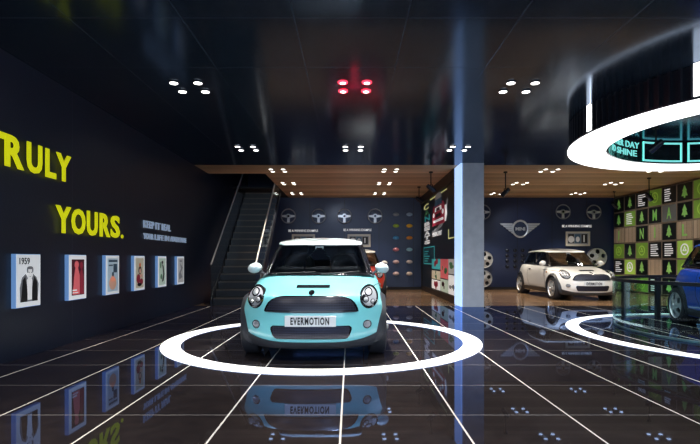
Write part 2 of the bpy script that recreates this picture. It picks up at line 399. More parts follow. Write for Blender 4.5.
# ------------------------------------------------------------------ staircase
st = empty('staircase', (-2.72, 11.3, 0), label='dark straight staircase with glass sides rising by the left wall', cat='staircase')
NS, RUN, RISE = 17, .214, .184
for i in range(NS):
    b = MB(); b.box((-.50, i * RUN, i * RISE if i == 0 else (i - .3) * RISE), (.50, (i + 1) * RUN + .03, (i + 1) * RISE))
    s = b.build('step', M_tread, st)
    MB().box((-.50, i * RUN - .012, (i + 1) * RISE - .03), (.50, i * RUN - .0005, (i + 1) * RISE + .001)).build('nosing', M_nosing, s)
L = NS * RUN; Z = NS * RISE
for sx in (-1, 1):
    x = sx * .505
    pr = [(-.12, 0), (.25, 0), (L + .1, Z - .12), (L + .1, Z + .06), (-.12, .12)]
    m = MB(); n = len(pr); x1 = x + sx * .03
    m.add([(x, p[0], p[1]) for p in pr] + [(x1, p[0], p[1]) for p in pr], [tuple(range(n)), tuple(range(2 * n - 1, n - 1, -1))] + [(i, (i + 1) % n, n + (i + 1) % n, n + i) for i in range(n)])
    m.build('stringer', M_dark, st)
    m = MB(); q = [(-.1, .15), (L, Z + .08), (L, Z + .88), (-.1, .98)]; xa, xb = x + sx * .008, x + sx * .02
    m.add([(xa, p[0], p[1]) for p in q] + [(xb, p[0], p[1]) for p in q], [(0, 1, 2, 3), (7, 6, 5, 4)] + [(i, (i + 1) % 4, 4 + (i + 1) % 4, 4 + i) for i in range(4)])
    g = m.build('glass_panel', M_glass, st)
    m = MB(); m.tube([(x + sx * .014, -.12, .97), (x + sx * .014, L, Z + .90)], .020, 8); m.build('handrail', M_rail, g, True)
struct('floor_landing', M_black, ((XL, 11.3 + NS * RUN + .03, H - .0), (-2.2, YB, H + .05)))

# ------------------------------------------------------------------ left wall letters and light boxes
def wall_letter(ch, y0, y1, z0, z1, label):
    o = text_obj('wall_letter', ch, y1 - y0, z1 - z0, .012, M_yellow, M=wallM('left', XL + .035, y0 * .988, 1.1 + (z0 - 1.1) * .988), offset=.030)
    tag(o, label, 'letter', 'yellow letters on the left wall'); return o
zt0, zt1 = 2.09, 2.43
for ch, a, c in (('T', 4.80, 5.07), ('R', 5.08, 5.37), ('U', 5.43, 5.69), ('L', 5.76, 5.96), ('Y', 5.97, 6.28)):
    wall_letter(ch, a, c, zt0, zt1, 'big yellow letter %s in the upper word TRULY on the dark left wall' % ch)
for ch, a, c in (('Y', 5.96, 6.28), ('O', 6.30, 6.62), ('U', 6.67, 6.94), ('R', 7.01, 7.30), ('S', 7.33, 7.61)):
    wall_letter(ch, a, c, 1.43, 1.77, 'big yellow letter %s in the lower word YOURS on the dark left wall' % ch)
wall_letter('.', 7.66, 7.73, 1.43, 1.49, 'yellow full stop ending the word YOURS on the left wall')
def words(name, ws, wd, ht, depth, m, M, label, gap=.07, offset=.02):
    r = empty(name, M=M, label=label, cat='lettering'); n = sum(len(w_) for w_ in ws); cw = (wd - gap * (len(ws) - 1)) / n; u = 0
    for w_ in ws:
        text_obj('word', w_, cw * len(w_), ht, depth, m, r, (u, 0, 0), offset); u += cw * len(w_) + gap
    return r
words('wall_lettering', ('KEEP', 'IT', 'REAL'), 1.27, .13, .02, M_paleblue, wallM('left', XL + .006, 8.45, 1.655), 'upper, shorter line of small pale blue letters on the left wall')
words('wall_lettering', ('YOUR', 'LIFE', 'IN', 'ADVENTURE'), 2.2, .105, .02, M_paleblue, wallM('left', XL + .006, 8.45, 1.455), 'lower, longer line of small pale blue letters on the left wall')

PW, PH = .41, .59
def poster(i, y0, label, art):
    r = empty('poster_lightbox', M=wallM('left', XL, y0, .565), label=label, cat='framed poster', group='light box posters on the left wall')
    b = MB(); b.rect(0, 0, PW, PH, 0, .05); b.build('frame', M_lightbox, r)
    b = MB(); b.rect(.006, .006, PW - .006, PH - .006, .048, .054); pp = b.build('poster_sheet', M_paper, r)
    art(r, pp); return r
def part(r, name, m, f, d0=.0745, d1=.077):
    b = MB(); f(b, d0 - .02, d1 - .02); return b.build(name, m, r)
def art1(r, pp):
    part(pp, 'portrait_coat', M_inkgrey, lambda b, a, c: b.prism([(.06, .06), (.35, .06), (.37, .25), (.33, .33), (.27, .37), (.21, .30), (.15, .37), (.09, .33), (.055, .22)], a, c))
    part(pp, 'portrait_lapel', M_inkblack, lambda b, a, c: (b.prism([(.07, .06), (.17, .06), (.18, .20), (.14, .34), (.10, .30)], a, c), b.prism([(.26, .06), (.35, .06), (.34, .28), (.29, .34), (.25, .2)], a, c)), .077, .079)
    part(pp, 'portrait_shirt', M_inkwhite, lambda b, a, c: b.prism([(.18, .08), (.245, .08), (.255, .30), (.21, .34), (.165, .30)], a, c), .0775, .0795)
    part(pp, 'portrait_face', M_inkwhite, lambda b, a, c: b.ell(.215, .375, .05, .07, a, c), .078, .081)
    part(pp, 'portrait_hair', M_inkgrey, lambda b, a, c: (b.ell(.215, .437, .048, .018, a, c), b.ell(.172, .41, .012, .03, a, c), b.ell(.258, .41, .012, .03, a, c), b.ell(.197, .385, .010, .006, a, c), b.ell(.235, .385, .010, .006, a, c), b.ell(.216, .338, .016, .004, a, c)), .0805, .083)
    text_obj('year_lettering', '1959', .17, .075, .002, M_inkblack, pp, (.05, .475, .0545), .02)
def art2(r, pp):
    part(pp, 'picture', M_inkdarkred, lambda b, a, c: b.rect(.06, .06, .35, .53, a, c))
    part(pp, 'figure', M_inkpink, lambda b, a, c: (b.prism([(.08, .07), (.24, .07), (.24, .32), (.20, .42), (.14, .42), (.11, .30)], a, c), b.ell(.17, .46, .05, .05, a, c)), .077, .079)
    part(pp, 'figure', M_inkred, lambda b, a, c: (b.prism([(.25, .07), (.34, .07), (.33, .30), (.29, .41), (.25, .36)], a, c), b.ell(.28, .45, .035, .045, a, c)), .077, .079)
    part(pp, 'caption', M_inkwhite, lambda b, a, c: (b.rect(.07, .12, .17, .135, a, c), b.rect(.07, .09, .20, .10, a, c)), .079, .081)
def art3(r, pp):
    part(pp, 'picture', M_inkpaleblue, lambda b, a, c: b.rect(.045, .045, .365, .545, a, c))
    part(pp, 'heading', M_inknavy, lambda b, a, c: (b.rect(.08, .49, .34, .52, a, c), b.rect(.08, .43, .2, .45, a, c), b.rect(.22, .33, .33, .46, a, c)), .077, .079)
    part(pp, 'figure', M_inkskin, lambda b, a, c: (b.ell(.2, .17, .11, .10, a, c), b.prism([(.12, .2), (.28, .2), (.22, .31), (.18, .31)], a, c)), .077, .079)
    part(pp, 'figure_hair', M_inknavy, lambda b, a, c: b.ell(.2, .305, .03, .035, a, c), .079, .081)
def art4(r, pp):
    part(pp, 'picture', M_inkbeige, lambda b, a, c: b.rect(.05, .04, .36, .55, a, c))
    part(pp, 'figure', M_inkred, lambda b, a, c: (b.ell(.15, .2, .07, .08, a, c), b.ell(.27, .15, .06, .05, a, c)), .077, .079)
    part(pp, 'figure_hair', M_inkblack, lambda b, a, c: (b.ell(.21, .34, .06, .07, a, c), b.ell(.19, .10, .08, .03, a, c)), .078, .080)
    part(pp, 'face', M_inkskin, lambda b, a, c: (b.ell(.21, .33, .035, .045, a, c), b.ell(.25, .25, .05, .03, a, c)), .080, .082)
    part(pp, 'halo', M_inkorange, lambda b, a, c: b.ell(.21, .43, .03, .04, a, c), .078, .080)
def art5(r, pp):
    part(pp, 'picture', M_inkpalegreen, lambda b, a, c: b.rect(.045, .04, .365, .55, a, c))
    part(pp, 'figure', M_inkblack, lambda b, a, c: (b.prism([(.18, .1), (.26, .12), (.30, .25), (.26, .4), (.18, .45), (.22, .35), (.24, .25)], a, c), b.ell(.2, .47, .04, .03, a, c)), .077, .079)
    part(pp, 'leaf', M_inkgreen, lambda b, a, c: (b.ell(.12, .42, .03, .06, a, c), b.ell(.15, .2, .04, .05, a, c)), .077, .079)
def art6(r, pp):
    part(pp, 'picture', M_inklight, lambda b, a, c: b.rect(.045, .04, .365, .55, a, c))
    part(pp, 'scribble', M_inkgrey, lambda b, a, c: (b.prism([(.1, .1), (.3, .15), (.2, .25), (.32, .35), (.15, .45), (.22, .33), (.08, .22)], a, c), b.ell(.2, .49, .07, .02, a, c)), .077, .079)
for i, (y0, lab, art) in enumerate(((5.17, 'light box poster of a grey portrait under the year 1959', art1), (6.14, 'light box poster of pink figures on dark red', art2),
        (7.07, 'light box poster with navy heading and a peach dress', art3), (8.0, 'light box poster with red and black figure on beige', art4),
        (8.99, 'light box poster of black curved figure on pale green', art5), (9.99, 'light box poster of grey scribbles, last before the staircase', art6))):
    poster(i, y0, lab, art)

# ------------------------------------------------------------------ ceiling spotlights in fours
down = {}
def downlight(kind):
    red = kind == 1
    prof = [(.035, 0), (.062, 0), (.062, -.008), (.052, -.016), (.035, -.016)]
    r = MB().lathe(prof, 20, closed=True).build('ceiling_spotlight', M_dark if not red else M_redglow, smooth=True)
    MB().lathe([(0, -.0155), (.034 if red else .049, -.0155), (.034 if red else .049, -.018), (0, -.019)], 20).build('lens', M_lampwarm if kind == 2 else M_lamp, r)
    return r
CN = (('front left', -.15, -.155), ('front right', .15, -.155), ('back left', -.15, .155), ('back right', .15, .155))
for (x, y, where, kind) in CL:
    for cn, dx, dy in CN:
        k = kind
        if k not in down: down[k] = downlight(k); o = down[k]
        else: o = copy_tree(down[k])
        ddx = dx + (.0 if x > -3 else 0); sk = .05 if (x > 1 and kind != 2) else 0
        o.location = (x + ddx, y + dy, H - .0005)
        tag(o, '%s round spotlight of four %s' % (cn, where), 'ceiling light', 'ceiling spotlights in clusters of four')
for dx in (-.15, .15):
    o = copy_tree(down[0]); o.location = (5.25 + dx, 7.3, H - .0005)
    tag(o, 'round ceiling spotlight inside the big ring lamp, %s of the pair' % ('left' if dx < 0 else 'right'), 'ceiling light', 'ceiling spotlights inside the ring lamp')

# hanging spotlights
def hanging(x, y, z, tilt, pan, label):
    r = empty('hanging_spotlight', (x, y, H), label=label, cat='spotlight', group='black hanging spotlights')
    MB().lathe([(0, 0), (.05, 0), (.05, -.03), (0, -.03)], 16).build('ceiling_mount', M_black, r, True)
    MB().tube([(0, 0, -.03), (0, 0, z - H + .08)], .014, 8).build('stem', M_black, r, True)
    h = MB().lathe([(0, .13), (.045, .125), (.055, .08), (.062, -.12), (.055, -.12), (.05, -.09), (0, -.09)], 20).build('lamp_head', M_dark, r, True)
    h.location = (0, 0, z - H); h.rotation_euler = (tilt, 0, pan)
    l = MB().lathe([(0, -.092), (.048, -.092), (.048, -.097), (0, -.097)], 16).build('lens', M_steel, h)
    b = MB(); b.box((-.075, -.01, -.01), (-.066, .01, .09)); b.box((.066, -.01, -.01), (.075, .01, .09)); b.box((-.075, -.01, .08), (.075, .01, .09))
    k = b.build('yoke', M_black, r); k.location = (0, 0, z - H); k.rotation_euler = (0, 0, pan)
hanging(2.04, 12.1, 2.88, 1.0, -1.2, 'black spotlight hanging before the near end of the black display wall')
hanging(2.10, 14.6, 2.9, 1.0, -1.2, 'smaller looking black spotlight hanging near the far end of the display wall')
hanging(3.92, 12.1, 2.78, .9, .8, 'black spotlight hanging just right of the grey column')
hanging(8.1, 13.0, 2.78, .9, -1.2, 'black spotlight hanging before the green box wall')
hanging(8.6, 15.6, 2.85, .9, -1.2, 'black spotlight hanging in the far right corner by the green boxes')
hanging(5.1, 8.0, 2.98, .9, .9, 'black spotlight hanging inside the big ring lamp')
spot_light('track_beam', (1.9, 12.0, 2.8), 45, (1, .95, .9), 70, .6, (2.57, 13.0, 1.6))
spot_light('track_beam', (1.9, 14.4, 2.8), 50, (1, .95, .9), 70, .6, (2.57, 15.0, 1.4))
spot_light('track_beam', (8.0, 13.0, 2.7), 26, (1, .97, .9), 100, .6, (9.4, 13.8, 1.6))
spot_light('track_beam', (7.8, 15.6, 2.7), 22, (1, .97, .9), 100, .6, (9.4, 15.6, 1.6))

# ------------------------------------------------------------------ black display wall left of the column
dw = empty('display_wall', (2.57, 11.66, 0), label='tall black display wall with car picture and photo tiles beside column', cat='display wall')
MDW = wallM('right', 2.57, 17.19, 0)     # u runs towards the camera
MB().rect(.0, .16, 5.53, 3.02, -.25, 0).build('display_panel', M_boxblack, dw, M=MDW)
b = MB(); b.rect(0, 0, 5.53, .16, -.25, .02); b.rect(0, 3.02, 5.53, 3.298, -.25, .06); b.rect(0, .16, .10, 3.02, -.25, .02)
b.build('display_frame', M_trim, dw, M=MDW)
def dpt(px, py):                          # pixel measured on the photo -> a place on the wall plane
    Y = 2.57 * 480 / (px - 350); return (17.19 - Y, 1.1 + (259 - py) * Y / 480)
def dpoly(name, m, pts, d0=.001, d1=.008, parent=dw):
    b = MB(); b.prism([dpt(*p) for p in pts], d0, d1); o = b.build(name, m, parent); set_world(o, MDW); return o
def drect(name, m, x0, y0t, x1, v0, v1, d0=.001, d1=.008):   # u from px, v in metres
    u0 = dpt(x0, 0)[0]; u1 = dpt(x1, 0)[0]; b = MB(); b.rect(u0, v0, u1, v1, d0, d1); o = b.build(name, m, dw); set_world(o, MDW); return o
# car picture
uc = dpt(438.5, 0)[0]; zc = 2.52; HW = .98
b = MB(); b.prism([(uc + x * HW, zc + z) for x, z in ((-1, -.42), (.95, -.42), (1.0, -.1), (.9, .12), (.7, .2), (-.7, .2), (-.9, .12), (-1.0, -.1))], .004, .012); cp = b.build('car_picture', M_inkred, dw); set_world(cp, MDW)
def cpart(name, m, pts, d0=.012, d1=.016):
    b = MB(); b.prism([(uc + x * HW, zc + z) for x, z in pts], d0, d1); o = b.build(name, m, cp); set_world(o, MDW)
cpart('windscreen', M_inknavy, ((-.62, .14), (.62, .14), (.50, .33), (-.50, .33)))
cpart('roof', M_inkgrey, ((-.50, .33), (.50, .33), (.42, .46), (.2, .52), (-.2, .52), (-.42, .46)))
cpart('bonnet_badge', M_inkwhite, ((-.55, -.02), (.55, -.02), (.48, .10), (-.48, .10)))
cpart('bonnet', M_inkdarkred, ((-.30, -.02), (.30, -.02), (.25, .08), (-.25, .08)), .016, .019)
cpart('grille', M_inkblack, ((-.42, -.19), (.42, -.19), (.34, -.09), (-.34, -.09)))
cpart('bumper', M_inkwhite, ((-.80, -.33), (.80, -.33), (.78, -.26), (-.78, -.26)))
for sx in (-1, 1): cpart('headlight', M_inkwhite, [(sx * .72 + .13 * math.cos(q * PI / 6), -.10 + .07 * math.sin(q * PI / 6)) for q in range(12)])
# road sweep under the car picture
b = MB(); b.prism([(uc + x, 1.98 + z) for x, z in ((-1.1, -.2), (-.3, -.08), (.6, .05), (1.1, .30), (1.35, .65), (1.25, .75), (.8, .3), (0, .08), (-1.0, -.02))], .001, .004); b.build('road_picture', M_inkgrey, dw, M=MDW)
for k in range(2):
    b = MB(); b.prism([(uc + x + .14 * k, 2.12 + z) for x, z in ((.95, 0), (1.1, .2), (1.02, .45), (.92, .43), (.98, .22), (.86, .04))], .005, .009); b.build('road_mark', M_inkwhite, dw, M=MDW)
text_obj('caption_lettering', 'WINNING SPIRIT', 1.5, .13, .005, M_inkwhite, dw, M=MDW @ Matrix.Translation((uc - 1.0, 1.78, .002)), offset=.02)
dpoly('yellow_line', M_inkyellow, ((430.2, 200.6), (447.0, 189.3), (447.0, 188.3), (430.2, 199.4)))
for i, (ch, m) in enumerate((('C', M_inkyellow), ('A', M_inkgreen), ('N', M_inkteal))):
    text_obj('display_letter', ch, 1.0, .18, .005, m, dw, M=MDW @ Matrix.Translation((.50 + .12 * i, 2.76 - .20 * i, .002)), offset=.02)
for i, ch in enumerate('BEATS'):
    text_obj('display_letter', ch, 1.1, .13, .005, M_inkwhite, dw, M=MDW @ Matrix.Translation((.65, 2.20 - .152 * i, .002)), offset=.06)
u0, u1 = dpt(424, 0)[0], dpt(434.5, 0)[0]
b = MB(); b.frame(u0, .93, u1, 1.50, .03, .001, .008); b.build('teal_frame', M_inkteal, dw, M=MDW)
b = MB(); b.rect(u0 + .04, .97, u1 - .04, 1.46, .001, .004); s = b.build('teal_panel', M_screenteal, dw, M=MDW)
b = MB()
for k in range(5): b.rect(u0 + .15, 1.02 + k * .08, u0 + .8 + .2 * (k % 3), 1.045 + k * .08, .004, .006)
b.build('small_print', M_inkteal, s, M=MDW)
ucol = [dpt(p, 0)[0] for p in (432.3, 440.6, 448.8, 456.5)]
uL = (17.19 - 15.05, 17.19 - 13.62, 17.19 - 12.52, 17.19 - 11.68)
TT = [(0, .80, 1.10, 'photo_tile', M_inkteal), (0, .50, .75, 'photo_tile', M_inkbeige), (0, .20, .47, 'photo_tile', M_inkwhite),
      (1, .57, 1.10, 'photo_tile', M_inkpink), (1, .20, .54, 'photo_tile', M_inkpalegreen), (2, .72, 1.10, 'photo_tile', M_inklight), (2, .20, .69, 'photo_tile', M_inkwhite)]
for (c, v0, v1, nm, m) in TT:
    b = MB(); b.rect(uL[c] + .03, v0, uL[c + 1] - .03, v1, .001, .01); o = b.build(nm, m, dw); set_world(o, MDW)
    random.seed(int(v0 * 100) + c); um = (uL[c] + uL[c + 1]) / 2; vm = (v0 + v1) / 2; b = MB()
    for k in range(3): b.ell(um + random.uniform(-.25, .25), vm + random.uniform(-.08, .08), random.uniform(.06, .2), random.uniform(.03, .09), .01, .012)
    b.build('tile_print', random.choice((M_inkred, M_inkgrey, M_inkgreen, M_inkdarkred)), o, M=MDW)
for (a, c, v) in ((448.5, 455, 1.62),):
    b = MB(); uu0, uu1 = dpt(a, 0)[0], dpt(c, 0)[0]; b.rect(uu0, v, uu1, v + .03, .001, .006); b.rect(uu0, v + .03, uu0 + .05, v + .25, .001, .006); b.build('corner_bracket', M_inkyellow, dw, M=MDW)

# ------------------------------------------------------------------ back wall display pieces
def bw(px, py, Y=YB - .0): return ((px - 350) * YB / 480, 1.1 + (259 - py) * YB / 480)
def steering(px, py, label, first=[None]):
    x, z = bw(px, py)
    if first[0] is None:
        r = empty('steering_wheel', label='x', cat='steering wheel')
        pts = [(.25 * math.cos(2 * PI * k / 40), .25 * math.sin(2 * PI * k / 40), .09) for k in range(40)]
        MB().tube(pts, .021, 8, closed=True).build('rim', mat('grey_leather', (.22, .24, .28, 1), .35), r, True)
        MB().prism([(.085 * math.cos(2 * PI * k / 24), .085 * math.sin(2 * PI * k / 24)) for k in range(24)], .02, .10).build('hub', M_steel, r, True)
        for pr in ([(-.235, -.025), (-.07, -.055), (-.07, .045), (-.235, .03)], [(.07, -.055), (.235, -.025), (.235, .03), (.07, .045)], [(-.05, -.235), (.05, -.235), (.04, -.07), (-.04, -.07)]):
            MB().prism(pr, .075, .092).build('spoke', M_silver, r)
        MB().prism([(.04 * math.cos(2 * PI * k / 16), .04 * math.sin(2 * PI * k / 16)) for k in range(16)], .10, .108).build('emblem', M_gloss, r)
        MB().prism([(.03 * math.cos(2 * PI * k / 12), .03 * math.sin(2 * PI * k / 12)) for k in range(12)], 0, .02).build('wall_mount', M_black, r)
        first[0] = r
    else: r = copy_tree(first[0])
    set_world(r, wallM('back', x, YB, z)); tag(r, label, 'steering wheel', 'steering wheels on the navy back wall')
for px, py, l in ((288.7, 216.3, 'silver steering wheel on navy wall, first from the staircase'), (318.7, 216.3, 'silver steering wheel on navy wall, second from the staircase'),
                  (344.4, 216.3, 'silver steering wheel on navy wall, third from the staircase'), (375, 216.3, 'silver steering wheel on navy wall beside the coloured mirror caps'),
                  (482.5, 212.3, 'silver steering wheel half hidden behind the grey column'), (562, 212, 'silver steering wheel on navy wall to the right of the winged emblem'),
                  (592.6, 212.4, 'silver steering wheel on navy wall nearest the green box wall')):
    steering(px, py, l)
for a, c, y, l in ((288.5, 318, 230.6, 'small white caption line over the cyan car roof, nearer the staircase'), (343.5, 371.5, 229.8, 'small white caption line between cyan car roof and mirror caps'),
                   (562, 591.5, 226, 'small white caption line above the picture frame over the white car')):
    x0, z0 = bw(a, y + 1.3); x1, _ = bw(c, y)
    o = text_obj('wall_caption', 'BE A WINNING EXAMPLE', x1 - x0, .085, .015, M_inkwhite, M=wallM('back', x0, YB, z0), offset=.02); tag(o, l, 'lettering')
def frame3(px0, px1, py0, py1, label):
    x0, z1 = bw(px0, py0); x1, z0 = bw(px1, py1); wd, ht = x1 - x0, z1 - z0
    r = empty('picture_frame', M=wallM('back', x0, YB, z0), label=label, cat='picture frame', group='white picture frames on the navy wall')
    MB().frame(0, 0, wd, ht, .06, 0, .05).build('frame', mat('cream_frame', srgb(200, 198, 188), .5), r)
    MB().rect(.05, .05, wd - .05, ht - .05, 0, .02).build('picture', M_inkgrey, r)
    n = 3; cw = (wd - .16) / n
    for k in range(n): MB().rect(.08 + k * cw + .01, .10, .08 + (k + 1) * cw - .01, ht - .09, .02, .026).build('print', (M_inkblack, M_inknavy, M_inkblack)[k], r)
    MB().ell(.08 + cw * .5, ht / 2 - .02, .11, .12, .026, .03).build('print', M_inklight, r)
    MB().ell(.08 + cw * 1.5, ht / 2 - .02, .07, .10, .026, .03).build('print', M_inklight, r)
    MB().rect(.08 + cw * 2.35, .14, .08 + cw * 2.55, ht - .13, .026, .03).build('print', M_inklight, r)
frame3(292, 315, 234.3, 247, 'cream picture frame partly behind the cyan car roof, nearer the staircase')
frame3(347.5, 370.5, 234.3, 247, 'cream picture frame behind the red car, under a caption line')
frame3(565.3, 589.5, 231.6, 246, 'cream picture frame above the white car roof')

def rim_mesh(R, depth):
    """open alloy wheel face in local (x,y), facing +z: outer lip, five holes, hub"""
    b = MB(); na, nr = 90, 15; r0, r1 = .12 * R, .93 * R; V = {}; vs = []; fs = []
    def zz(r): return depth * (.35 + .35 * (1 - r / R) ** 1)
    for i in range(na):
        for j in range(nr + 1):
            r = r0 + (r1 - r0) * j / nr; a = 2 * PI * i / na
            vs.append((r * math.cos(a), r * math.sin(a), zz(r)))
    nv = len(vs); vs += [(x, y, z - .10 * depth - .006) for x, y, z in vs]
    keep = set()
    for i in range(na):
        for j in range(nr):
            r = r0 + (r1 - r0) * (j + .5) / nr; a = 2 * PI * (i + .5) / na
            da = ((a - PI / 2 + PI / 5) % (2 * PI / 5)) - PI / 5
            if ((r * math.cos(da) - .64 * R) / (.245 * R)) ** 2 + (r * math.sin(da) / (.235 * R)) ** 2 > 1: keep.add((i, j))
    for (i, j) in keep:
        q = [(i, j), ((i + 1) % na, j), ((i + 1) % na, j + 1), (i, j + 1)]; id = [a * (nr + 1) + c for a, c in q]
        fs.append(tuple(id)); fs.append(tuple(k + nv for k in reversed(id)))
        for (di, dj, e) in ((-1, 0, (3, 0)), (1, 0, (1, 2)), (0, -1, (0, 1)), (0, 1, (2, 3))):
            if ((i + di) % na, j + dj) not in keep: fs.append((id[e[1]], id[e[0]], id[e[0]] + nv, id[e[1]] + nv))
    b.add(vs, fs)
    b.lathe([(.90 * R, .25 * depth), (.97 * R, .5 * depth), (R, .5 * depth), (R, -.5 * depth), (.95 * R, -.5 * depth), (.90 * R, .1 * depth)], 48, closed=True)
    b.lathe([(0, .80 * depth), (.10 * R, .78 * depth), (.13 * R, .70 * depth), (.13 * R, .45 * depth)], 20)
    return b
WR = []
for px, py, R, l in ((595.5, 257.5, .33, 'silver alloy wheel hung on the wall behind the white car roof'), (483.3, 259.5, .30, 'upper silver alloy wheel hung just behind the grey column'),
                     (482.6, 278.5, .30, 'lower silver alloy wheel hung just behind the grey column')):
    x, z = bw(px, py); r = rim_mesh(R, .16).build('alloy_wheel', M_silver, smooth=True, M=wallM('back', x, YB - .08, z))
    tag(r, l, 'alloy wheel', 'alloy wheels hung on the back wall')
    MB().lathe([(0, -.07), (.9 * R, -.07), (.9 * R, -.079), (0, -.079)], 40).build('backing_disc', M_black, r)
# small dark caps
cap0 = None
for j, py in enumerate((250.4, 255.7, 260.8, 266.4)):
    for i, px in enumerate((507, 514.8, 522.5, 530)):
        x, z = bw(px, py)
        if cap0 is None:
            cap0 = MB().lathe([(.062, 0), (.060, .03), (.045, .045), (.0, .05)], 20).build('wheel_cap', M_capdark, smooth=True); o = cap0
        else: o = cap0.copy(); COL.objects.link(o)
        set_world(o, wallM('back', x, YB, z))
        tag(o, 'small round dark wheel cap under winged emblem, row %s, %s' % (('one, top', 'two', 'three', 'four, lowest')[j], ('closest to the column', 'second from the column', 'third from the column', 'closest to the white car')[i]), 'wheel cap', 'small wheel caps under the winged emblem')
# coloured mirror caps
MC = [((120, 125, 135), (130, 150, 175)), ((150, 175, 60), (215, 165, 50)), ((70, 140, 190), (205, 130, 50)), ((205, 120, 130), (150, 195, 210)), ((190, 160, 160), (205, 190, 185)), ((205, 175, 170), (215, 195, 180))]
names = [('grey', 'steel blue'), ('lime green', 'amber yellow'), ('sky blue', 'orange'), ('pink', 'pale blue'), ('dusty pink', 'cream'), ('pale pink', 'beige')]
for j, py in enumerate((214.6, 226, 238, 249.7, 262, 273.8)):
    for i, px in enumerate((396, 409.4)):
        x, z = bw(px, py); b = MB(); vs = []; fs = []; na, nr = 20, 5
        for k in range(nr + 1):
            ph = k / nr * PI / 2
            for q in range(na):
                a = 2 * PI * q / na; vs.append((.115 * math.cos(a) * math.cos(ph), .075 * math.sin(a) * math.cos(ph) * (.8 if math.sin(a) < 0 else 1), .10 * math.sin(ph)))
        for k in range(nr):
            for q in range(na): fs.append((k * na + q, k * na + (q + 1) % na, (k + 1) * na + (q + 1) % na, (k + 1) * na + q))
        fs.append(tuple(reversed(range(na)))); b.add(vs, fs)
        m = mat('mirror_cap_paint', srgb(*MC[j][i]), .3, 0, 1, emit=.1)
        o = b.build('mirror_cap', m, smooth=True, M=wallM('back', x, YB, z))
        tag(o, '%s wing mirror cap on the navy wall left of the black display wall' % names[j][i], 'mirror cap', 'coloured mirror caps on the navy wall')
# winged emblem
x, z = bw(519.6, 229)
em = empty('winged_emblem', M=wallM('back', x, YB - .012, z), label='silver winged round emblem on the navy wall above the white car', cat='emblem')
MB().tube([(.27 * math.cos(2 * PI * k / 48), .29 * math.sin(2 * PI * k / 48), .06) for k in range(48)], .035, 8, closed=True).build('emblem_ring', M_silver, em, True)
MB().ell(0, 0, .25, .27, .0, .05, n=40).build('emblem_disc', mat('smoky_blue', (.07, .09, .15, 1), .2, .4), em)
for sx in (-1, 1):
    b = MB()
    for k in range(5):
        y1 = .20 - k * .075; xo = .72 - k * .095
        b.prism([(sx * .27, y1 - .065), (sx * (xo - .05), y1 - .065), (sx * xo, y1), (sx * .27, y1)], .02, .05)
    b.build('wing', M_silver, em)
text_obj('emblem_lettering', 'MINI', .34, .12, .02, M_silver, em, (-.17, -.06, .05), .03)
spot_light('floor_beam', (-2.04, 6.12, 3.2), 190, (1, .82, .62), 34, .9, (-2.95, 6.5, 0))
spot_light('floor_beam', (2.15, 6.12, 3.2), 190, (1, .86, .7), 34, .9, (3.0, 6.6, 0))
spot_light('floor_beam', (.06, 2.75, 3.2), 170, (1, .82, .62), 40, .9, (.0, 2.9, 0))
spot_light('floor_beam', (-2.04, 2.75, 3.2), 170, (1, .82, .62), 40, .9, (-2.1, 3.0, 0))
rd = bpy.data.lights.new('red_halo_fill', 'POINT'); rd.energy = 10; rd.color = (1, .02, .05); rd.shadow_soft_size = .05  # added fill that spreads a red halo over the ceiling
ro = bpy.data.objects.new('red_halo_fill', rd); ro.location = (.06, 6.12, 3.2); COL.objects.link(ro)
spot_light('car_fill', (4.4, 10.6, 3.1), 260, (1, .98, .95), 60, .7, (6.2, 12.9, .7))  # added fills for the car fronts; no fixture hangs at these places
spot_light('car_fill', (.06, 4.6, 3.2), 150, (.9, .97, 1), 60, .8, (-.4, 5.4, .7))
spot_light('emblem_beam', (5.6, 15.0, 3.1), 40, (.7, .82, 1), 60, .8, (6.1, 17.2, 1.9))
spot_light('emblem_beam', (-.6, 15.0, 3.1), 30, (.7, .82, 1), 80, .8, (0, 17.2, 1.6))

# ------------------------------------------------------------------ green box wall
def tree_poly(w2, h, x=0, y=0, k=1):
    return [(x - .07 * k, y), (x + .07 * k, y), (x + .07 * k, y + .12 * k), (x + .30 * k, y + .12 * k), (x + .14 * k, y + .45 * k), (x + .22 * k, y + .45 * k), (x, y + .85 * k), (x - .22 * k, y + .45 * k), (x - .14 * k, y + .45 * k), (x - .30 * k, y + .12 * k), (x - .07 * k, y + .12 * k)]
rows = [['kt', 'kt', 'kx', 'gr', 'kx', 'kt', 'gr', 'kt', 'gr'],
        ['kt', 'gx', 'kt', 'kM', 'sA', 'kt', 'gr', 'wI', 'kt'],
        ['wI', 'w', 'kN', 'wI', 'kt', 'wL', 'w', 'kt', 'gr'],
        ['gr', 'kt', 'gr', 'kx', 'kx', 'br', 'kt', 'gr', 'kt'],
        ['kx', 'br', 'kt', 'w', 'kt', 'gr', 'kx', 'kt', 'br'],
        ['gr', 'w', 'gr', 'kx', 'kt', 'gr', 'w', 'kx', 'gr']]
RN = ('top', 'second', 'third', 'fourth', 'fifth', 'lowest'); DN = ('far corner', 'second', 'third', 'fourth', 'fifth', 'sixth', 'seventh', 'eighth', 'ninth')
BWD, BHT = .66, .54; facem = {'k': M_boxblack, 'g': M_lime, 'b': M_limebright, 'w': M_boxwood, 's': M_boxgrey}
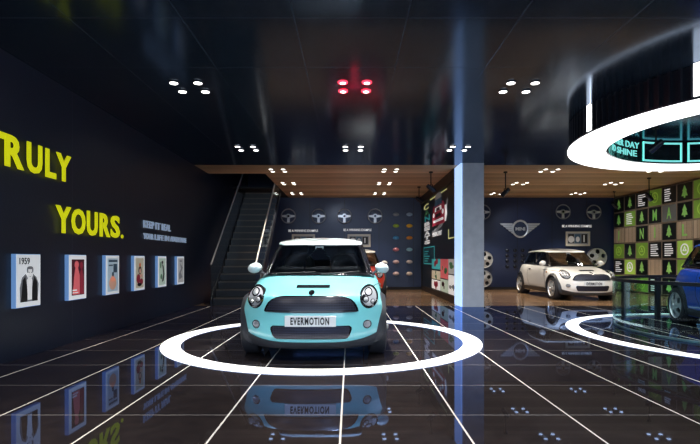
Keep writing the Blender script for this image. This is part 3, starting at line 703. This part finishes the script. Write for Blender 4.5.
for r_, row in enumerate(rows):
    for c_, code in enumerate(row):
        wd, ht = BWD - .025, BHT - .025
        M = wallM('right', 9.4, 17.1 - BWD * c_, .035 + BHT * (5 - r_))
        cname = {'k': 'black', 'g': 'green', 'b': 'bright green', 'w': 'wooden', 's': 'grey'}[code[0]]
        sym = {'t': 'with a green tree', 'x': 'with lines of small print', 'r': 'with a round recycling sign', '': 'with a plain front'}.get(code[1:], 'with a green letter ' + code[1:])
        o = empty('display_box', M=M, label='%s box %s, %s row, %s column from back wall' % (cname, sym, RN[r_], DN[c_] if c_ else 'first'), cat='display box', group='boxes of the green display wall')
        MB().rect(-.004, -.004, wd + .004, ht + .004, -.39, -.004).build('box_body', M_boxshell, o)
        MB().rect(.014, .014, wd - .014, ht - .014, -.004, 0).build('front_panel', facem[code[0]], o)
        k = code[1:]; cx, cy = wd / 2, ht / 2
        sm = M_leaf if code[0] in 'kws' else M_limebright
        if code[0] == 'b': sm = M_inkwhite
        if k == 't': MB().prism(tree_poly(0, 0, cx, .09, .42), .001, .006).build('tree_symbol', sm, o)
        elif k == 'r':
            b = MB(); b.lathe([(.13, .001), (.165, .001), (.165, .006), (.13, .006)], 32, closed=True)
            b.v = [(x + cx, y + cy, z) for x, y, z in b.v]
            for q in range(3):
                a = PI / 2 + q * 2 * PI / 3; px, py = cx + .05 * math.cos(a), cy + .05 * math.sin(a)
                b.prism([(px + .05 * math.cos(a + t), py + .05 * math.sin(a + t)) for t in (0, 2 * PI / 3, 4 * PI / 3)], .001, .006)
            b.build('recycling_symbol', sm, o)
        elif k == 'x':
            b = MB(); random.seed(r_ * 10 + c_)
            for q in range(6): b.rect(.12, ht - .11 - q * .065, .12 + random.uniform(.2, .40), ht - .08 - q * .065, .001, .005)
            b.build('small_print', M_inkwhite, o)
        elif k: text_obj('letter_symbol', k, .20 if k != 'I' else .06, .34, .006, M_leaf, o, (cx - (.10 if k != 'I' else .03), .09, .001), .02)

# ------------------------------------------------------------------ curved glass rail around the blue car
gl = empty('glass_balustrade', (6.35, 7.25, 0), label='low curved glass barrier with dark top rail around the blue car', cat='glass barrier')
def arc_prof(prof, a0, a1, n=64): return MB().lathe(prof, n, a0=math.radians(a0), a1=math.radians(a1), closed=True)
arc_prof([(2.084, .0), (2.096, .0), (2.096, .74), (2.084, .74)], 40, 217).build('glass_panel', M_tealglass, gl, True)
arc_prof([(2.06, .74), (2.12, .74), (2.12, .79), (2.06, .79)], 40, 217).build('top_rail', M_dark, gl, True)
arc_prof([(2.055, .0), (2.08, .0), (2.08, .03), (2.055, .03)], 40, 217).build('base_rail', M_silver, gl, True)
for a in (132, 102.4, 72, 42):
    R = Matrix.Rotation(math.radians(a), 4, 'Z')
    o = MB().box((2.0, -.045, .0), (2.055, .045, .74)).build('post', M_dark, gl); o.matrix_local = R

# ------------------------------------------------------------------ cars
def lerp_tab(tab, x):
    if x <= tab[0][0]: return tab[0][1]
    for (a, va), (b_, vb) in zip(tab, tab[1:]):
        if x <= b_:
            f = (x - a) / (b_ - a); return va + (vb - va) * f
    return tab[-1][1]
TOPZ = [(-1.80, .715), (-1.68, .755), (-1.5, .80), (-1.3, .835), (-1.1, .865), (-.8, .915), (-.4, .94), (0, .95), (1.0, .975), (1.45, .99), (1.62, .97), (1.75, .90)]
FPROF = [(.15, .09), (.22, .035), (.30, .0), (.52, .0), (.60, .015), (.68, .045), (.74, .10), (.8, .16)]
RPROF = [(.2, .07), (.35, .0), (.55, .0), (.7, .05), (.9, .12), (1.0, .2)]
def body_mesh():
    A = [0, .25, .5, .70, .86, .96, 1]; A = [-a for a in reversed(A[1:])] + A
    B = [0, .02, .06, .12, .2, .3, .42, .55, .68, .8, .9, .96, 1]
    C = [0, .06, .2, .38, .56, .74, .88, .97, 1]
    def pos(a, b, c):
        yn = -1.80 + 3.55 * b
        zt = lerp_tab(TOPZ, yn) - .06 * abs(a) ** 7
        zb = .155 + .03 * max(0, b - .9) * 10
        z = zb + (zt - zb) * c
        yf = -1.85 + lerp_tab(FPROF, z) + .36 * abs(a) ** 3.2
        yr = 1.82 - lerp_tab(RPROF, z) - .26 * abs(a) ** 3.5
        y = yf + b * (yr - yf)
        W = lerp_tab([(0, .78), (.06, .805), (.2, .812), (.8, .815), (.94, .79), (1, .74)], b) * lerp_tab([(0, .93), (.2, .99), (.6, 1), (.85, .995), (1, .94)], c)
        return (a * W, y, z)
    idx = {}; vs = []; fs = []
    def vid(i, j, k):
        key = (i, j, k)
        if key not in idx: idx[key] = len(vs); vs.append(pos(A[i], B[j], C[k]))
        return idx[key]
    na, nb, nc = len(A) - 1, len(B) - 1, len(C) - 1
    for j in range(nb):
        for i in range(na):
            fs.append((vid(i, j, nc), vid(i + 1, j, nc), vid(i + 1, j + 1, nc), vid(i, j + 1, nc)))
            fs.append((vid(i, j, 0), vid(i, j + 1, 0), vid(i + 1, j + 1, 0), vid(i + 1, j, 0)))
        for k in range(nc):
            fs.append((vid(0, j, k), vid(0, j, k + 1), vid(0, j + 1, k + 1), vid(0, j + 1, k)))
            fs.append((vid(na, j, k), vid(na, j + 1, k), vid(na, j + 1, k + 1), vid(na, j, k + 1)))
    for k in range(nc):
        for i in range(na):
            fs.append((vid(i, 0, k), vid(i + 1, 0, k), vid(i + 1, 0, k + 1), vid(i, 0, k + 1)))
            fs.append((vid(i, nb, k), vid(i, nb, k + 1), vid(i + 1, nb, k + 1), vid(i + 1, nb, k)))
    return vs, fs
AXF, AXR = -1.165, 1.30
def evaluate(o):
    bpy.context.view_layer.update()
    return bpy.data.meshes.new_from_object(o.evaluated_get(bpy.context.evaluated_depsgraph_get()))
def make_body():
    vs, fs = body_mesh(); b = MB(); b.add(vs, fs); o = b.build('body', M_cyan)
    s = o.modifiers.new('s', 'SUBSURF'); s.levels = 2; s.render_levels = 2
    me0 = evaluate(o); bm = bmesh.new(); bm.from_mesh(me0); bvh = BVHTree.FromBMesh(bm); bm.free()
    cut = MB()
    for y in (AXF, AXR):
        for sx in (-1, 1):
            cut.lathe([(0, sx * .56), (.345, sx * .56), (.345, sx * 1.1), (0, sx * 1.1)], 48, axis='x', c=(0, y, .305))
    c = cut.build('cutter', M_black); m = o.modifiers.new('b', 'BOOLEAN'); m.object = c; m.operation = 'DIFFERENCE'; m.solver = 'EXACT'
    me = evaluate(o); bpy.data.objects.remove(c); bpy.data.objects.remove(o)
    for p in me.polygons: p.use_smooth = True
    me.set_sharp_from_angle(angle=math.radians(35))
    return me, bvh
BODY, BVH = make_body()
def hit(axis, u, v):
    """meet the body from the front (-y), the rear (+y) or a side"""
    if axis == 'f': o, d = Vector((u, -4, v)), Vector((0, 1, 0))
    elif axis == 'r': o, d = Vector((u, 4, v)), Vector((0, -1, 0))
    elif axis == 't': o, d = Vector((u, v, 4)), Vector((0, 0, -1))
    else: o, d = Vector((axis * 4, u, v)), Vector((-axis, 0, 0))
    p, n, i, dd = BVH.ray_cast(o, d)
    if p is None: p, n, i, dd = BVH.find_nearest(o + d * (2.3 if axis in ('f', 'r') else 3.2))
    return p, n
def patch(mb, axis, grid, off, th=.012, bulge=None, mi=0):
    """grid[i][j] = (u, v); conforms to the body, raised by off, th thick"""
    ni, nj = len(grid), len(grid[0]); top = []; bot = []
    for i in range(ni):
        for j in range(nj):
            p, n = hit(axis, *grid[i][j]); e = bulge(i, j) if bulge else 0
            top.append(p + n * (off + e)); bot.append(p + n * (off - th))
    N = ni * nj; fs = []
    for i in range(ni - 1):
        for j in range(nj - 1):
            q = (i * nj + j, i * nj + j + 1, (i + 1) * nj + j + 1, (i + 1) * nj + j); fs.append(q); fs.append(tuple(N + k for k in reversed(q)))
    loop = [j for j in range(nj)] + [i * nj + nj - 1 for i in range(1, ni)] + [(ni - 1) * nj + j for j in range(nj - 2, -1, -1)] + [i * nj for i in range(ni - 2, 0, -1)]
    for a, c in zip(loop, loop[1:] + loop[:1]): fs.append((a, N + a, N + c, c))
    mb.add(top + bot, fs, mi); return mb
def lamp_hit(sx, cu, cv):
    c, _ = hit('f', cu, cv); N = Vector((sx * .30, -.88, .36)).normalized()
    def f(axis, u, v):
        p, n = hit('f', u, v)
        yp = c.y - (N.x * (u - c.x) + N.z * (v - c.z)) / N.y
        y = p.y * .35 + yp * .65
        return Vector((u, min(y, p.y + .004), v)), N
    return f
def rows_grid(zs, xl, xr, n=24):
    """zs list of heights; xl(z), xr(z) give the sides"""
    return [[(xl(z) + (xr(z) - xl(z)) * j / n, z) for j in range(n + 1)] for z in zs]
def disc_patch(mb, axis, cu, cv, ru, rv, off, th=.012, bulge=0, n=28, m=5, r0=0.0, rot=0, mi=0, hf=None):
    hf = hf or hit
    top = []; bot = []; c, s = math.cos(rot), math.sin(rot)
    for j in range(m + 1):
        f = r0 + (1 - r0) * j / m
        for i in range(n):
            a = 2 * PI * i / n; x, y = ru * f * math.cos(a), rv * f * math.sin(a)
            p, nn = hf(axis, cu + c * x - s * y, cv + s * x + c * y)
            top.append(p + nn * (off + bulge * (1 - f * f))); bot.append(p + nn * (off - th))
    N = (m + 1) * n; fs = []
    for j in range(m):
        for i in range(n):
            q = (j * n + i, j * n + (i + 1) % n, (j + 1) * n + (i + 1) % n, (j + 1) * n + i); fs.append(q); fs.append(tuple(N + k for k in reversed(q)))
    for i in range(n):
        a, c2 = m * n + i, m * n + (i + 1) % n; fs.append((a, N + a, N + c2, c2))
        a, c2 = i, (i + 1) % n; fs.append((c2, N + c2, N + a, a))
    mb.add(top + bot, fs, mi); return mb
def seam(mb, axis, pts, wd=.008, off=.0015):
    """thin line following the body through 2-D points"""
    P = []
    for (a, b_), (c, d) in zip(pts, pts[1:]):
        k = max(2, int(math.hypot(c - a, d - b_) / .03))
        for q in range(k): P.append((a + (c - a) * q / k, b_ + (d - b_) * q / k))
    P.append(pts[-1]); L_, R_ = [], []
    for i, p in enumerate(P):
        q0, q1 = P[max(0, i - 1)], P[min(len(P) - 1, i + 1)]; dx, dy = q1[0] - q0[0], q1[1] - q0[1]; l = math.hypot(dx, dy) or 1
        L_.append((p[0] - dy / l * wd / 2, p[1] + dx / l * wd / 2)); R_.append((p[0] + dy / l * wd / 2, p[1] - dx / l * wd / 2))
    return patch(mb, axis, [L_, R_], off, .004)

# cabin loops
BL = [(0, -.86), (.30, -.845), (.52, -.80), (.655, -.715), (.700, -.60), (.715, -.2), (.72, .4), (.71, .95), (.69, 1.30), (.61, 1.48), (.38, 1.555), (0, 1.575)]
TL = [(0, -.28), (.28, -.27), (.43, -.25), (.52, -.205), (.548, -.11), (.568, .2), (.572, .6), (.56, .95), (.535, 1.17), (.465, 1.29), (.28, 1.335), (0, 1.345)]
def cr(P, k):
    n = len(P) - 1; i = min(int(k), n - 1); t_ = k - i
    def g(j):
        if j < 0: return Vector((-P[1][0], P[1][1]))
        if j > n: return Vector((-P[n - 1][0], P[n - 1][1]))
        return Vector(P[j])
    a, b_, c, d = g(i - 1), g(i), g(i + 1), g(i + 2)
    return .5 * ((2 * b_) + (c - a) * t_ + (2 * a - 5 * b_ + 4 * c - d) * t_ ** 2 + (-a + 3 * b_ - 3 * c + d) * t_ ** 3)
def cab(k, t_, sx, off=0):
    p0 = cr(BL, k); p1 = cr(TL, k)
    zb = lerp_tab(TOPZ, p0.y) - .012 - .03 * (abs(p0.x) / .72) ** 6
    zt = lerp_tab([(-.3, 1.318), (0, 1.345), (.5, 1.355), (1.0, 1.345), (1.35, 1.315)], p1.y)
    x = p0.x + (p1.x - p0.x) * t_; y = p0.y + (p1.y - p0.y) * t_; z = zb + (zt - zb) * t_
    bow = .018 * math.sin(PI * t_)
    c = Vector((x, y - .35)); l = c.length or 1
    return Vector((sx * (x + (bow + off) * c.x / l), y + (bow + off) * c.y / l, z))
def cab_shell(cond):
    b = MB(); st_ = .1; K = [round(i * st_, 3) for i in range(int(11 / st_) + 1)]; T = [0, .05, .1] + [.1 + .8 * i / 8 for i in range(1, 8)] + [.9, .95, 1.0]
    for sx in (-1, 1):
        for i in range(len(K) - 1):
            for j in range(len(T) - 1):
                if cond(.5 * (K[i] + K[i + 1]), .5 * (T[j] + T[j + 1]), sx):
                    q = [cab(K[i], T[j], sx), cab(K[i + 1], T[j], sx), cab(K[i + 1], T[j + 1], sx), cab(K[i], T[j + 1], sx)]
                    b.add(q, [(0, 1, 2, 3)])
    return b
def region(k, t_):
    if k < 2.8: return 'windscreen' if .05 < t_ < .95 else 'frame'
    if k < 3.9: return 'frame'
    if k < 8.0:
        if 5.5 < k < 5.75: return 'frame'
        return 'side' if .1 < t_ < .9 else 'frame'
    if k < 9.2: return 'frame'
    return 'rear' if .1 < t_ < .9 else 'frame'
def weld(o, th=0):
    bm = bmesh.new(); bm.from_mesh(o.data); bmesh.ops.remove_doubles(bm, verts=bm.verts, dist=.0005); bm.to_mesh(o.data); bm.free()
    for p in o.data.polygons: p.use_smooth = True
    if th:
        s = o.modifiers.new('thick', 'SOLIDIFY'); s.thickness = th; s.offset = 0
    return o

def make_car(x, y, rz, paint_m, roof_m, label, plate=True):
    car = empty('car', (x, y, 0), rz, label, 'car')
    body = bpy.data.objects.new('body', BODY.copy()); COL.objects.link(body); body.parent = car
    body.data.materials.clear(); body.data.materials.append(paint_m)
    # cabin
    weld(cab_shell(lambda k, t_, s: region(k, t_) == 'frame').build('window_frame', M_gloss, car), .012)
    weld(cab_shell(lambda k, t_, s: region(k, t_) == 'windscreen').build('windscreen', M_carglass, car))
    weld(cab_shell(lambda k, t_, s: region(k, t_) == 'rear').build('rear_window', M_carglass, car))
    for s0 in (-1, 1): weld(cab_shell(lambda k, t_, s: region(k, t_) == 'side' and s == s0).build('side_window', M_carglass, car))
    # chrome waist line
    for s0 in (-1, 1):
        pts = [cab(k / 4, .015, s0, .014) for k in range(12, 36)]
        MB().tube(pts, .007, 6).build('waist_trim', M_chrome, car, True)
    # roof
    b = MB(); KK = [i * .2 for i in range(56)]; S = [0, .2, .4, .6, .75, .87, .95, 1.0, 1.03, 1.03]
    vs = []; n = len(KK) * 2 - 2
    loop = [(k, 1) for k in KK] + [(k, -1) for k in reversed(KK[1:-1])]
    for j, s_ in enumerate(S):
        for k, sg in loop:
            e = cab(k, 1, sg); c = Vector((0, .53))
            px, py = c.x + (e.x - c.x) * s_ * 1.02, c.y + (e.y - c.y) * s_ * 1.02
            zz = e.z + .005 + .065 * (1 - s_ ** 2.6) if j < 7 else e.z + (.005 if j == 7 else (-.012 if j == 8 else -.03))
            if j == 8: pass
            vs.append((px, py, zz))
    n = len(loop); fs = []
    for j in range(1, len(S) - 1):
        for i in range(n): fs.append((j * n + i, j * n + (i + 1) % n, (j + 1) * n + (i + 1) % n, (j + 1) * n + i))
    # centre fan
    vs.append((0, .53, 1.355 + .072)); ci = len(vs) - 1
    for i in range(n): fs.append((ci, n + (i + 1) % n, n + i))
    b.add(vs, fs); o = b.build('roof', roof_m, car, True, angle=60)
    bm = bmesh.new(); bm.from_mesh(o.data); bmesh.ops.delete(bm, geom=[v for v in bm.verts if not v.link_faces], context='VERTS'); bm.to_mesh(o.data); bm.free()
    # cabin interior
    b = MB(); vs = []; 
    for k, sg in loop:
        e = cab(k, .03, sg); vs.append((e.x * .985, .35 + (e.y - .35) * .985, e.z + .012))
    vs.append((0, .35, .972)); b.add(vs, [(len(loop), i, (i + 1) % len(loop)) for i in range(len(loop))]); b.build('cabin_lining', M_black, car)
    MB().box((-.56, -.62, .92), (.56, -.40, 1.0)).build('dashboard', M_seat, car, bevel=.03)
    for sx in (-.34, .34):
        s_ = MB().prism([(-.23, -.3), (.23, -.3), (.22, .15), (.15, .24), (-.15, .24), (-.22, .15)], -.06, .06).build('seat', M_seat, car, bevel=.03)
        s_.location = (sx, .28, .93); s_.rotation_euler = (PI / 2 - .18, 0, 0)
        h = MB().prism([(-.12, .0), (.12, .0), (.13, .1), (.09, .16), (-.09, .16), (-.13, .1)], -.045, .045).build('headrest', M_seat, s_, bevel=.025); h.location = (0, .26, 0)
    o = MB().prism([(-.5, -.3), (.5, -.3), (.5, .12), (-.5, .12)], -.06, .06).build('rear_seat', M_seat, car, bevel=.03); o.location = (0, 1.05, .96); o.rotation_euler = (PI / 2 - .3, 0, 0)
    o = MB().tube([(.17 * math.cos(2 * PI * k / 28), .17 * math.sin(2 * PI * k / 28), 0) for k in range(28)], .014, 8, closed=True).build('steering_wheel_rim', M_seat, car, True)
    o.location = (.34, -.30, 1.0); o.rotation_euler = (PI / 2 - .4, 0, 0)
    MB().box((-.08, -.27, 1.275), (.08, -.255, 1.31)).build('interior_mirror', M_seat, car, bevel=.01)
    # wipers
    for (xa, xb) in ((-.50, -.02), (.05, .55)):
        pts = [cab(abs(xx) / .30 if abs(xx) < .3 else 1 + (abs(xx) - .3) / .22, .05 + .06 * (i / 6), 1 if xx >= 0 else -1, .02) for i, xx in enumerate([xa + (xb - xa) * i / 6 for i in range(7)])]
        MB().tube(pts, .009, 6).build('wiper', M_black, car, True)
    # black sill and bumper skirts
    def lipz(xx): return .225 + .10 * (abs(xx) / .75) ** 4
    b = MB(); g = [[(-.765 + 1.53 * i / 40, (.14 + (lipz(-.765 + 1.53 * i / 40) - .14) * j / 5)) for i in range(41)] for j in range(6)]
    g = [[(u, max(v, .158)) for u, v in r] for r in g]
    patch(b, 'f', g, .012, .03); b.build('front_skirt', M_plastic, car, True)
    b = MB(); g = [[(-.74 + 1.48 * i / 30, .19 + .12 * j / 3) for i in range(31)] for j in range(4)]; patch(b, 'r', g, .012, .03); b.build('rear_skirt', M_plastic, car, True)
    for sx in (-1, 1):
        b = MB(); patch(b, sx, [[(-.76 + 1.66 * i / 20, .18 + .11 * j / 3) for i in range(21)] for j in range(4)], .014, .03); b.build('sill', M_plastic, car, True)
        for ya in (AXF, AXR):
            b = MB(); vs = []; prof_n = 0; N = 30; a0, a1 = math.radians(-18), math.radians(198)
            for i in range(N + 1):
                a = a0 + (a1 - a0) * i / N; ca, sa = math.cos(a), math.sin(a)
                sec = []
                for rr in (.342, .365, .405):
                    yy, zz = ya + rr * ca, .305 + rr * sa
                    p, nn = hit(sx, yy, zz)
                    xx = abs(p.x) if p is not None else .75
                    sec.append((rr, xx))
                xm = max(sec[0][1], sec[1][1])
                pts = [(.340, .58), (.340, min(xm + .028, .848)), (.368, min(xm + .030, .850)), (.408, sec[2][1] + .002), (.400, sec[2][1] - .04), (.36, .60)]
                prof_n = len(pts)
                for rr, xx in pts: vs.append((sx * xx, ya + rr * ca, .305 + rr * sa))
            fs = []
            for i in range(N):
                for k in range(prof_n): k2 = (k + 1) % prof_n; fs.append((i * prof_n + k, i * prof_n + k2, (i + 1) * prof_n + k2, (i + 1) * prof_n + k))
            fs += [tuple(range(prof_n)), tuple(N * prof_n + k for k in reversed(range(prof_n)))]
            b.add(vs, fs); b.build('wheel_arch', M_plastic, car, True)
            # liner of the arch
            MB().lathe([(.335, sx * .57), (.0, sx * .57)], 24, axis='x', c=(0, ya, .305)).build('arch_liner', M_black, car)
            # wheel
            R = .305; prof = [(.215, -.09), (.27, -.098), (.295, -.085), (R, -.06), (R, .06), (.295, .085), (.27, .098), (.215, .09)]
            wv = MB().lathe(prof, 48, axis='x', closed=True).build('wheel', M_tyre, car, True); wv.location = (sx * .725, ya, R + .001)
            rm = rim_mesh(.222, .15).build('rim', M_silver, wv, True, angle=30); rm.rotation_euler = (0, PI / 2 * sx, 0) ; rm.location = (sx * .02, 0, 0)
            MB().lathe([(0, -.02 * sx), (.14, -.02 * sx), (.14, -.035 * sx), (0, -.035 * sx)], 24, axis='x').build('brake_disc', M_steel, wv)
    # grille
    b = MB(); zs = [.545, .553, .58, .61, .64, .67, .69, .702, .708]
    def ghw(z): return lerp_tab([(.535, .455), (.545, .478), (.56, .482), (.60, .465), (.64, .44), (.67, .405), (.69, .36), (.702, .31), (.715, .20)], z)
    patch(b, 'f', rows_grid(zs, lambda z: -ghw(z) - .018, lambda z: ghw(z) + .018, 30), .006, .02); gs = b.build('grille', M_gloss, car, True)
    b = MB(); zs = [.558, .58, .61, .64, .67, .685, .695]
    patch(b, 'f', rows_grid(zs, lambda z: -ghw(z) + .008, lambda z: ghw(z) - .008, 30), .012, .01); b.build('grille_mesh', M_mesh, gs, True)
    b = MB()
    seam(b, 'f', [(-.478, .546), (-.2, .543), (.2, .543), (.478, .546)], .012, .014); b.build('grille_trim', M_plastic, gs, True)
    b = MB(); zs = [.262, .272, .30, .33, .36, .385, .398, .402]
    def lhw(z): return lerp_tab([(.26, .345), (.275, .38), (.30, .395), (.36, .415), (.385, .412), (.402, .39)], z)
    patch(b, 'f', rows_grid(zs, lambda z: -lhw(z) - .012, lambda z: lhw(z) + .012, 30), .005, .02); ls = b.build('lower_grille', M_gloss, car, True)
    b = MB(); zs = [.275, .30, .33, .36, .385, .393]
    patch(b, 'f', rows_grid(zs, lambda z: -lhw(z) + .008, lambda z: lhw(z) - .008, 30), .011, .01); b.build('grille_mesh', M_mesh, ls, True)
    # plate
    pl = MB().box((-.265, -1.885, .400), (.265, -1.862, .512)).build('number_plate', mat('plate_white', srgb(232, 236, 238), .4), car, bevel=.004)
    tx = text_mesh('EVERMOTION', .40, .078, .003, .036, 0, 1.2); tx.materials.append(M_inkblack)
    o = bpy.data.objects.new('plate_lettering', tx); COL.objects.link(o); o.parent = pl; o.matrix_local = Matrix.Translation((-.205, -1.8855, .419)) @ Matrix.Rotation(PI / 2, 4, 'X')
    # bonnet details
    b = MB(); patch(b, 'f', [[(-.185 + .37 * i / 16 * (1), z) for i in range(17)] for z in (.776, .785, .795)], .014, .03); b.build('bonnet_scoop', M_gloss, car, True)
    b = MB(); disc_patch(b, 'f', 0, .733, .030, .020, .008, .02, .004); e = b.build('emblem', M_gloss, car, True)
    b = MB(); disc_patch(b, 'f', 0, .733, .032, .022, .010, .01, r0=.85, m=1); b.build('emblem_ring', M_chrome, e, True)
    # headlights
    for sx in (-1, 1):
        hx, hz, rx, rz_ = sx * .618, .690, .094, .112; rot = sx * -.08; lh = lamp_hit(sx, hx, hz)
        b = MB(); disc_patch(b, 'f', hx, hz, rx * 1.10, rz_ * 1.10, .004, .12, .004, 36, 5, rot=rot, hf=lh); h = b.build('headlight', M_gloss, car, True)
        b = MB(); disc_patch(b, 'f', hx, hz, rx * 1.03, rz_ * 1.02, .012, .02, 0, 36, 2, r0=.95, rot=rot, hf=lh); b.build('headlight_bezel', M_chrome, h, True)
        b = MB(); disc_patch(b, 'f', hx, hz, rx * .88, rz_ * .88, .010, .01, .004, 36, 5, rot=rot, hf=lh); b.build('reflector', M_reflector, h, True)
        for (dx, dz, r_, mm, nm) in ((-.008, .045, .046, M_gloss, 'lamp_socket'), (sx * -.040, -.030, .034, M_gloss, 'lamp_socket'), (sx * .035, -.055, .026, M_gloss, 'lamp_socket')):
            b = MB(); disc_patch(b, 'f', hx + dx, hz + dz, r_, r_, .016, .006, 0, 20, 2, r0=.0, hf=lh); b.build(nm, mm, h, True)
            b = MB(); disc_patch(b, 'f', hx + dx, hz + dz, r_ * .72, r_ * .72, .019, .006, .01, 20, 3, hf=lh); b.build('bulb', M_lensw, h, True)
        b = MB(); disc_patch(b, 'f', hx - sx * .060, hz - .012, .026, .034, .014, .006, 0, 16, 2, hf=lh); b.build('lamp_shade', M_gloss, h, True)
        # fog lamp
        b = MB(); disc_patch(b, 'f', sx * .588, .405, .042, .042, .006, .02, 0, 24, 3); f = b.build('fog_lamp', M_lensw, car, True)
        b = MB(); disc_patch(b, 'f', sx * .588, .405, .046, .046, .012, .015, 0, 24, 1, r0=.78); b.build('fog_lamp_bezel', M_chrome, f, True)
        b = MB(); disc_patch(b, 'f', sx * .588, .405, .022, .022, .010, .01, .006, 16, 2); b.build('bulb', M_reflector, f, True)
        # tail light
        b = MB(); disc_patch(b, 'r', sx * .615, .72, .062, .125, .008, .03, .01, 28, 4); tl = b.build('tail_light', M_taillight, car, True)
        b = MB(); disc_patch(b, 'r', sx * .615, .72, .070, .134, .012, .02, 0, 28, 1, r0=.9); b.build('tail_light_bezel', M_chrome, tl, True)
        # mirrors
        b = MB(); vs = []; fs = []; na, nr = 20, 10
        for k in range(nr + 1):
            ph = PI * k / nr
            for q in range(na):
                a = 2 * PI * q / na; dx, dy, dz = math.sin(ph) * math.cos(a), math.cos(ph), math.sin(ph) * math.sin(a)
                if dy > 0: dy *= .45
                vs.append((dx * .092, dy * .085, dz * .070 + dx * sx * -.01))
        for k in range(nr):
            for q in range(na): fs.append((k * na + q, k * na + (q + 1) % na, (k + 1) * na + (q + 1) % na, (k + 1) * na + q))
        b.add(vs, fs); mr = weld(b.build('wing_mirror', roof_m, car, True)); mr.location = (sx * .825, -.60, .985)
        MB().ell(0, 0, .078, .056, -.002, .002).build('mirror_glass', M_chrome, mr).matrix_local = Matrix.Translation((0, .040, 0)) @ Matrix.Rotation(-PI / 2, 4, 'X')
        MB().tube([(sx * -.06, .0, -.03), (sx * -.115, .01, -.075)], .020, 8).build('mirror_arm', M_plastic, mr, True)
        # door lines, handle, side lamp
        b = MB(); seam(b, sx, [(-.60, .86), (-.66, .70), (-.70, .45), (-.66, .30), (.45, .30), (.62, .52), (.60, .88)], .009); b.build('door_gap', M_black, car)
        b = MB(); seam(b, sx, [(-.52, .80), (-1.0, .79), (-1.2, .77), (-1.35, .74)], .006); b.build('bonnet_gap', M_black, car)
        b = MB(); disc_patch(b, sx, .42, .80, .085, .018, .014, .02, .004, 20, 2); b.build('door_handle', M_chrome, car, True)
        b = MB(); disc_patch(b, sx, -.80, .74, .05, .018, .008, .02, .003, 16, 2); sl = b.build('side_indicator', M_chrome, car, True)
        b = MB(); disc_patch(b, sx, -.80, .74, .030, .010, .012, .01, .003, 16, 2); b.build('indicator_lens', M_amber, sl, True)
    MB().box((-.25, 1.80, .52), (.25, 1.825, .63)).build('rear_plate', M_inkwhite, car)
    return car
make_car(-.41, 6.835, 0, M_cyan, mat('pale_cyan_roof', srgb(225, 240, 242), .28, 0, 1), 'cyan compact car facing the viewer inside the glowing floor ring')
make_car(6.30, 14.25, 0, M_white, M_roofwhite, 'white compact car parked on the wood floor at the right')
make_car(.20, 14.85, 0, M_red, M_roofwhite, 'orange-red compact car with white roof, mostly behind the cyan car')
make_car(6.16, 6.86, math.radians(-11.5), M_blue, M_blue, 'blue compact car seen from its rear side inside the glass barrier')
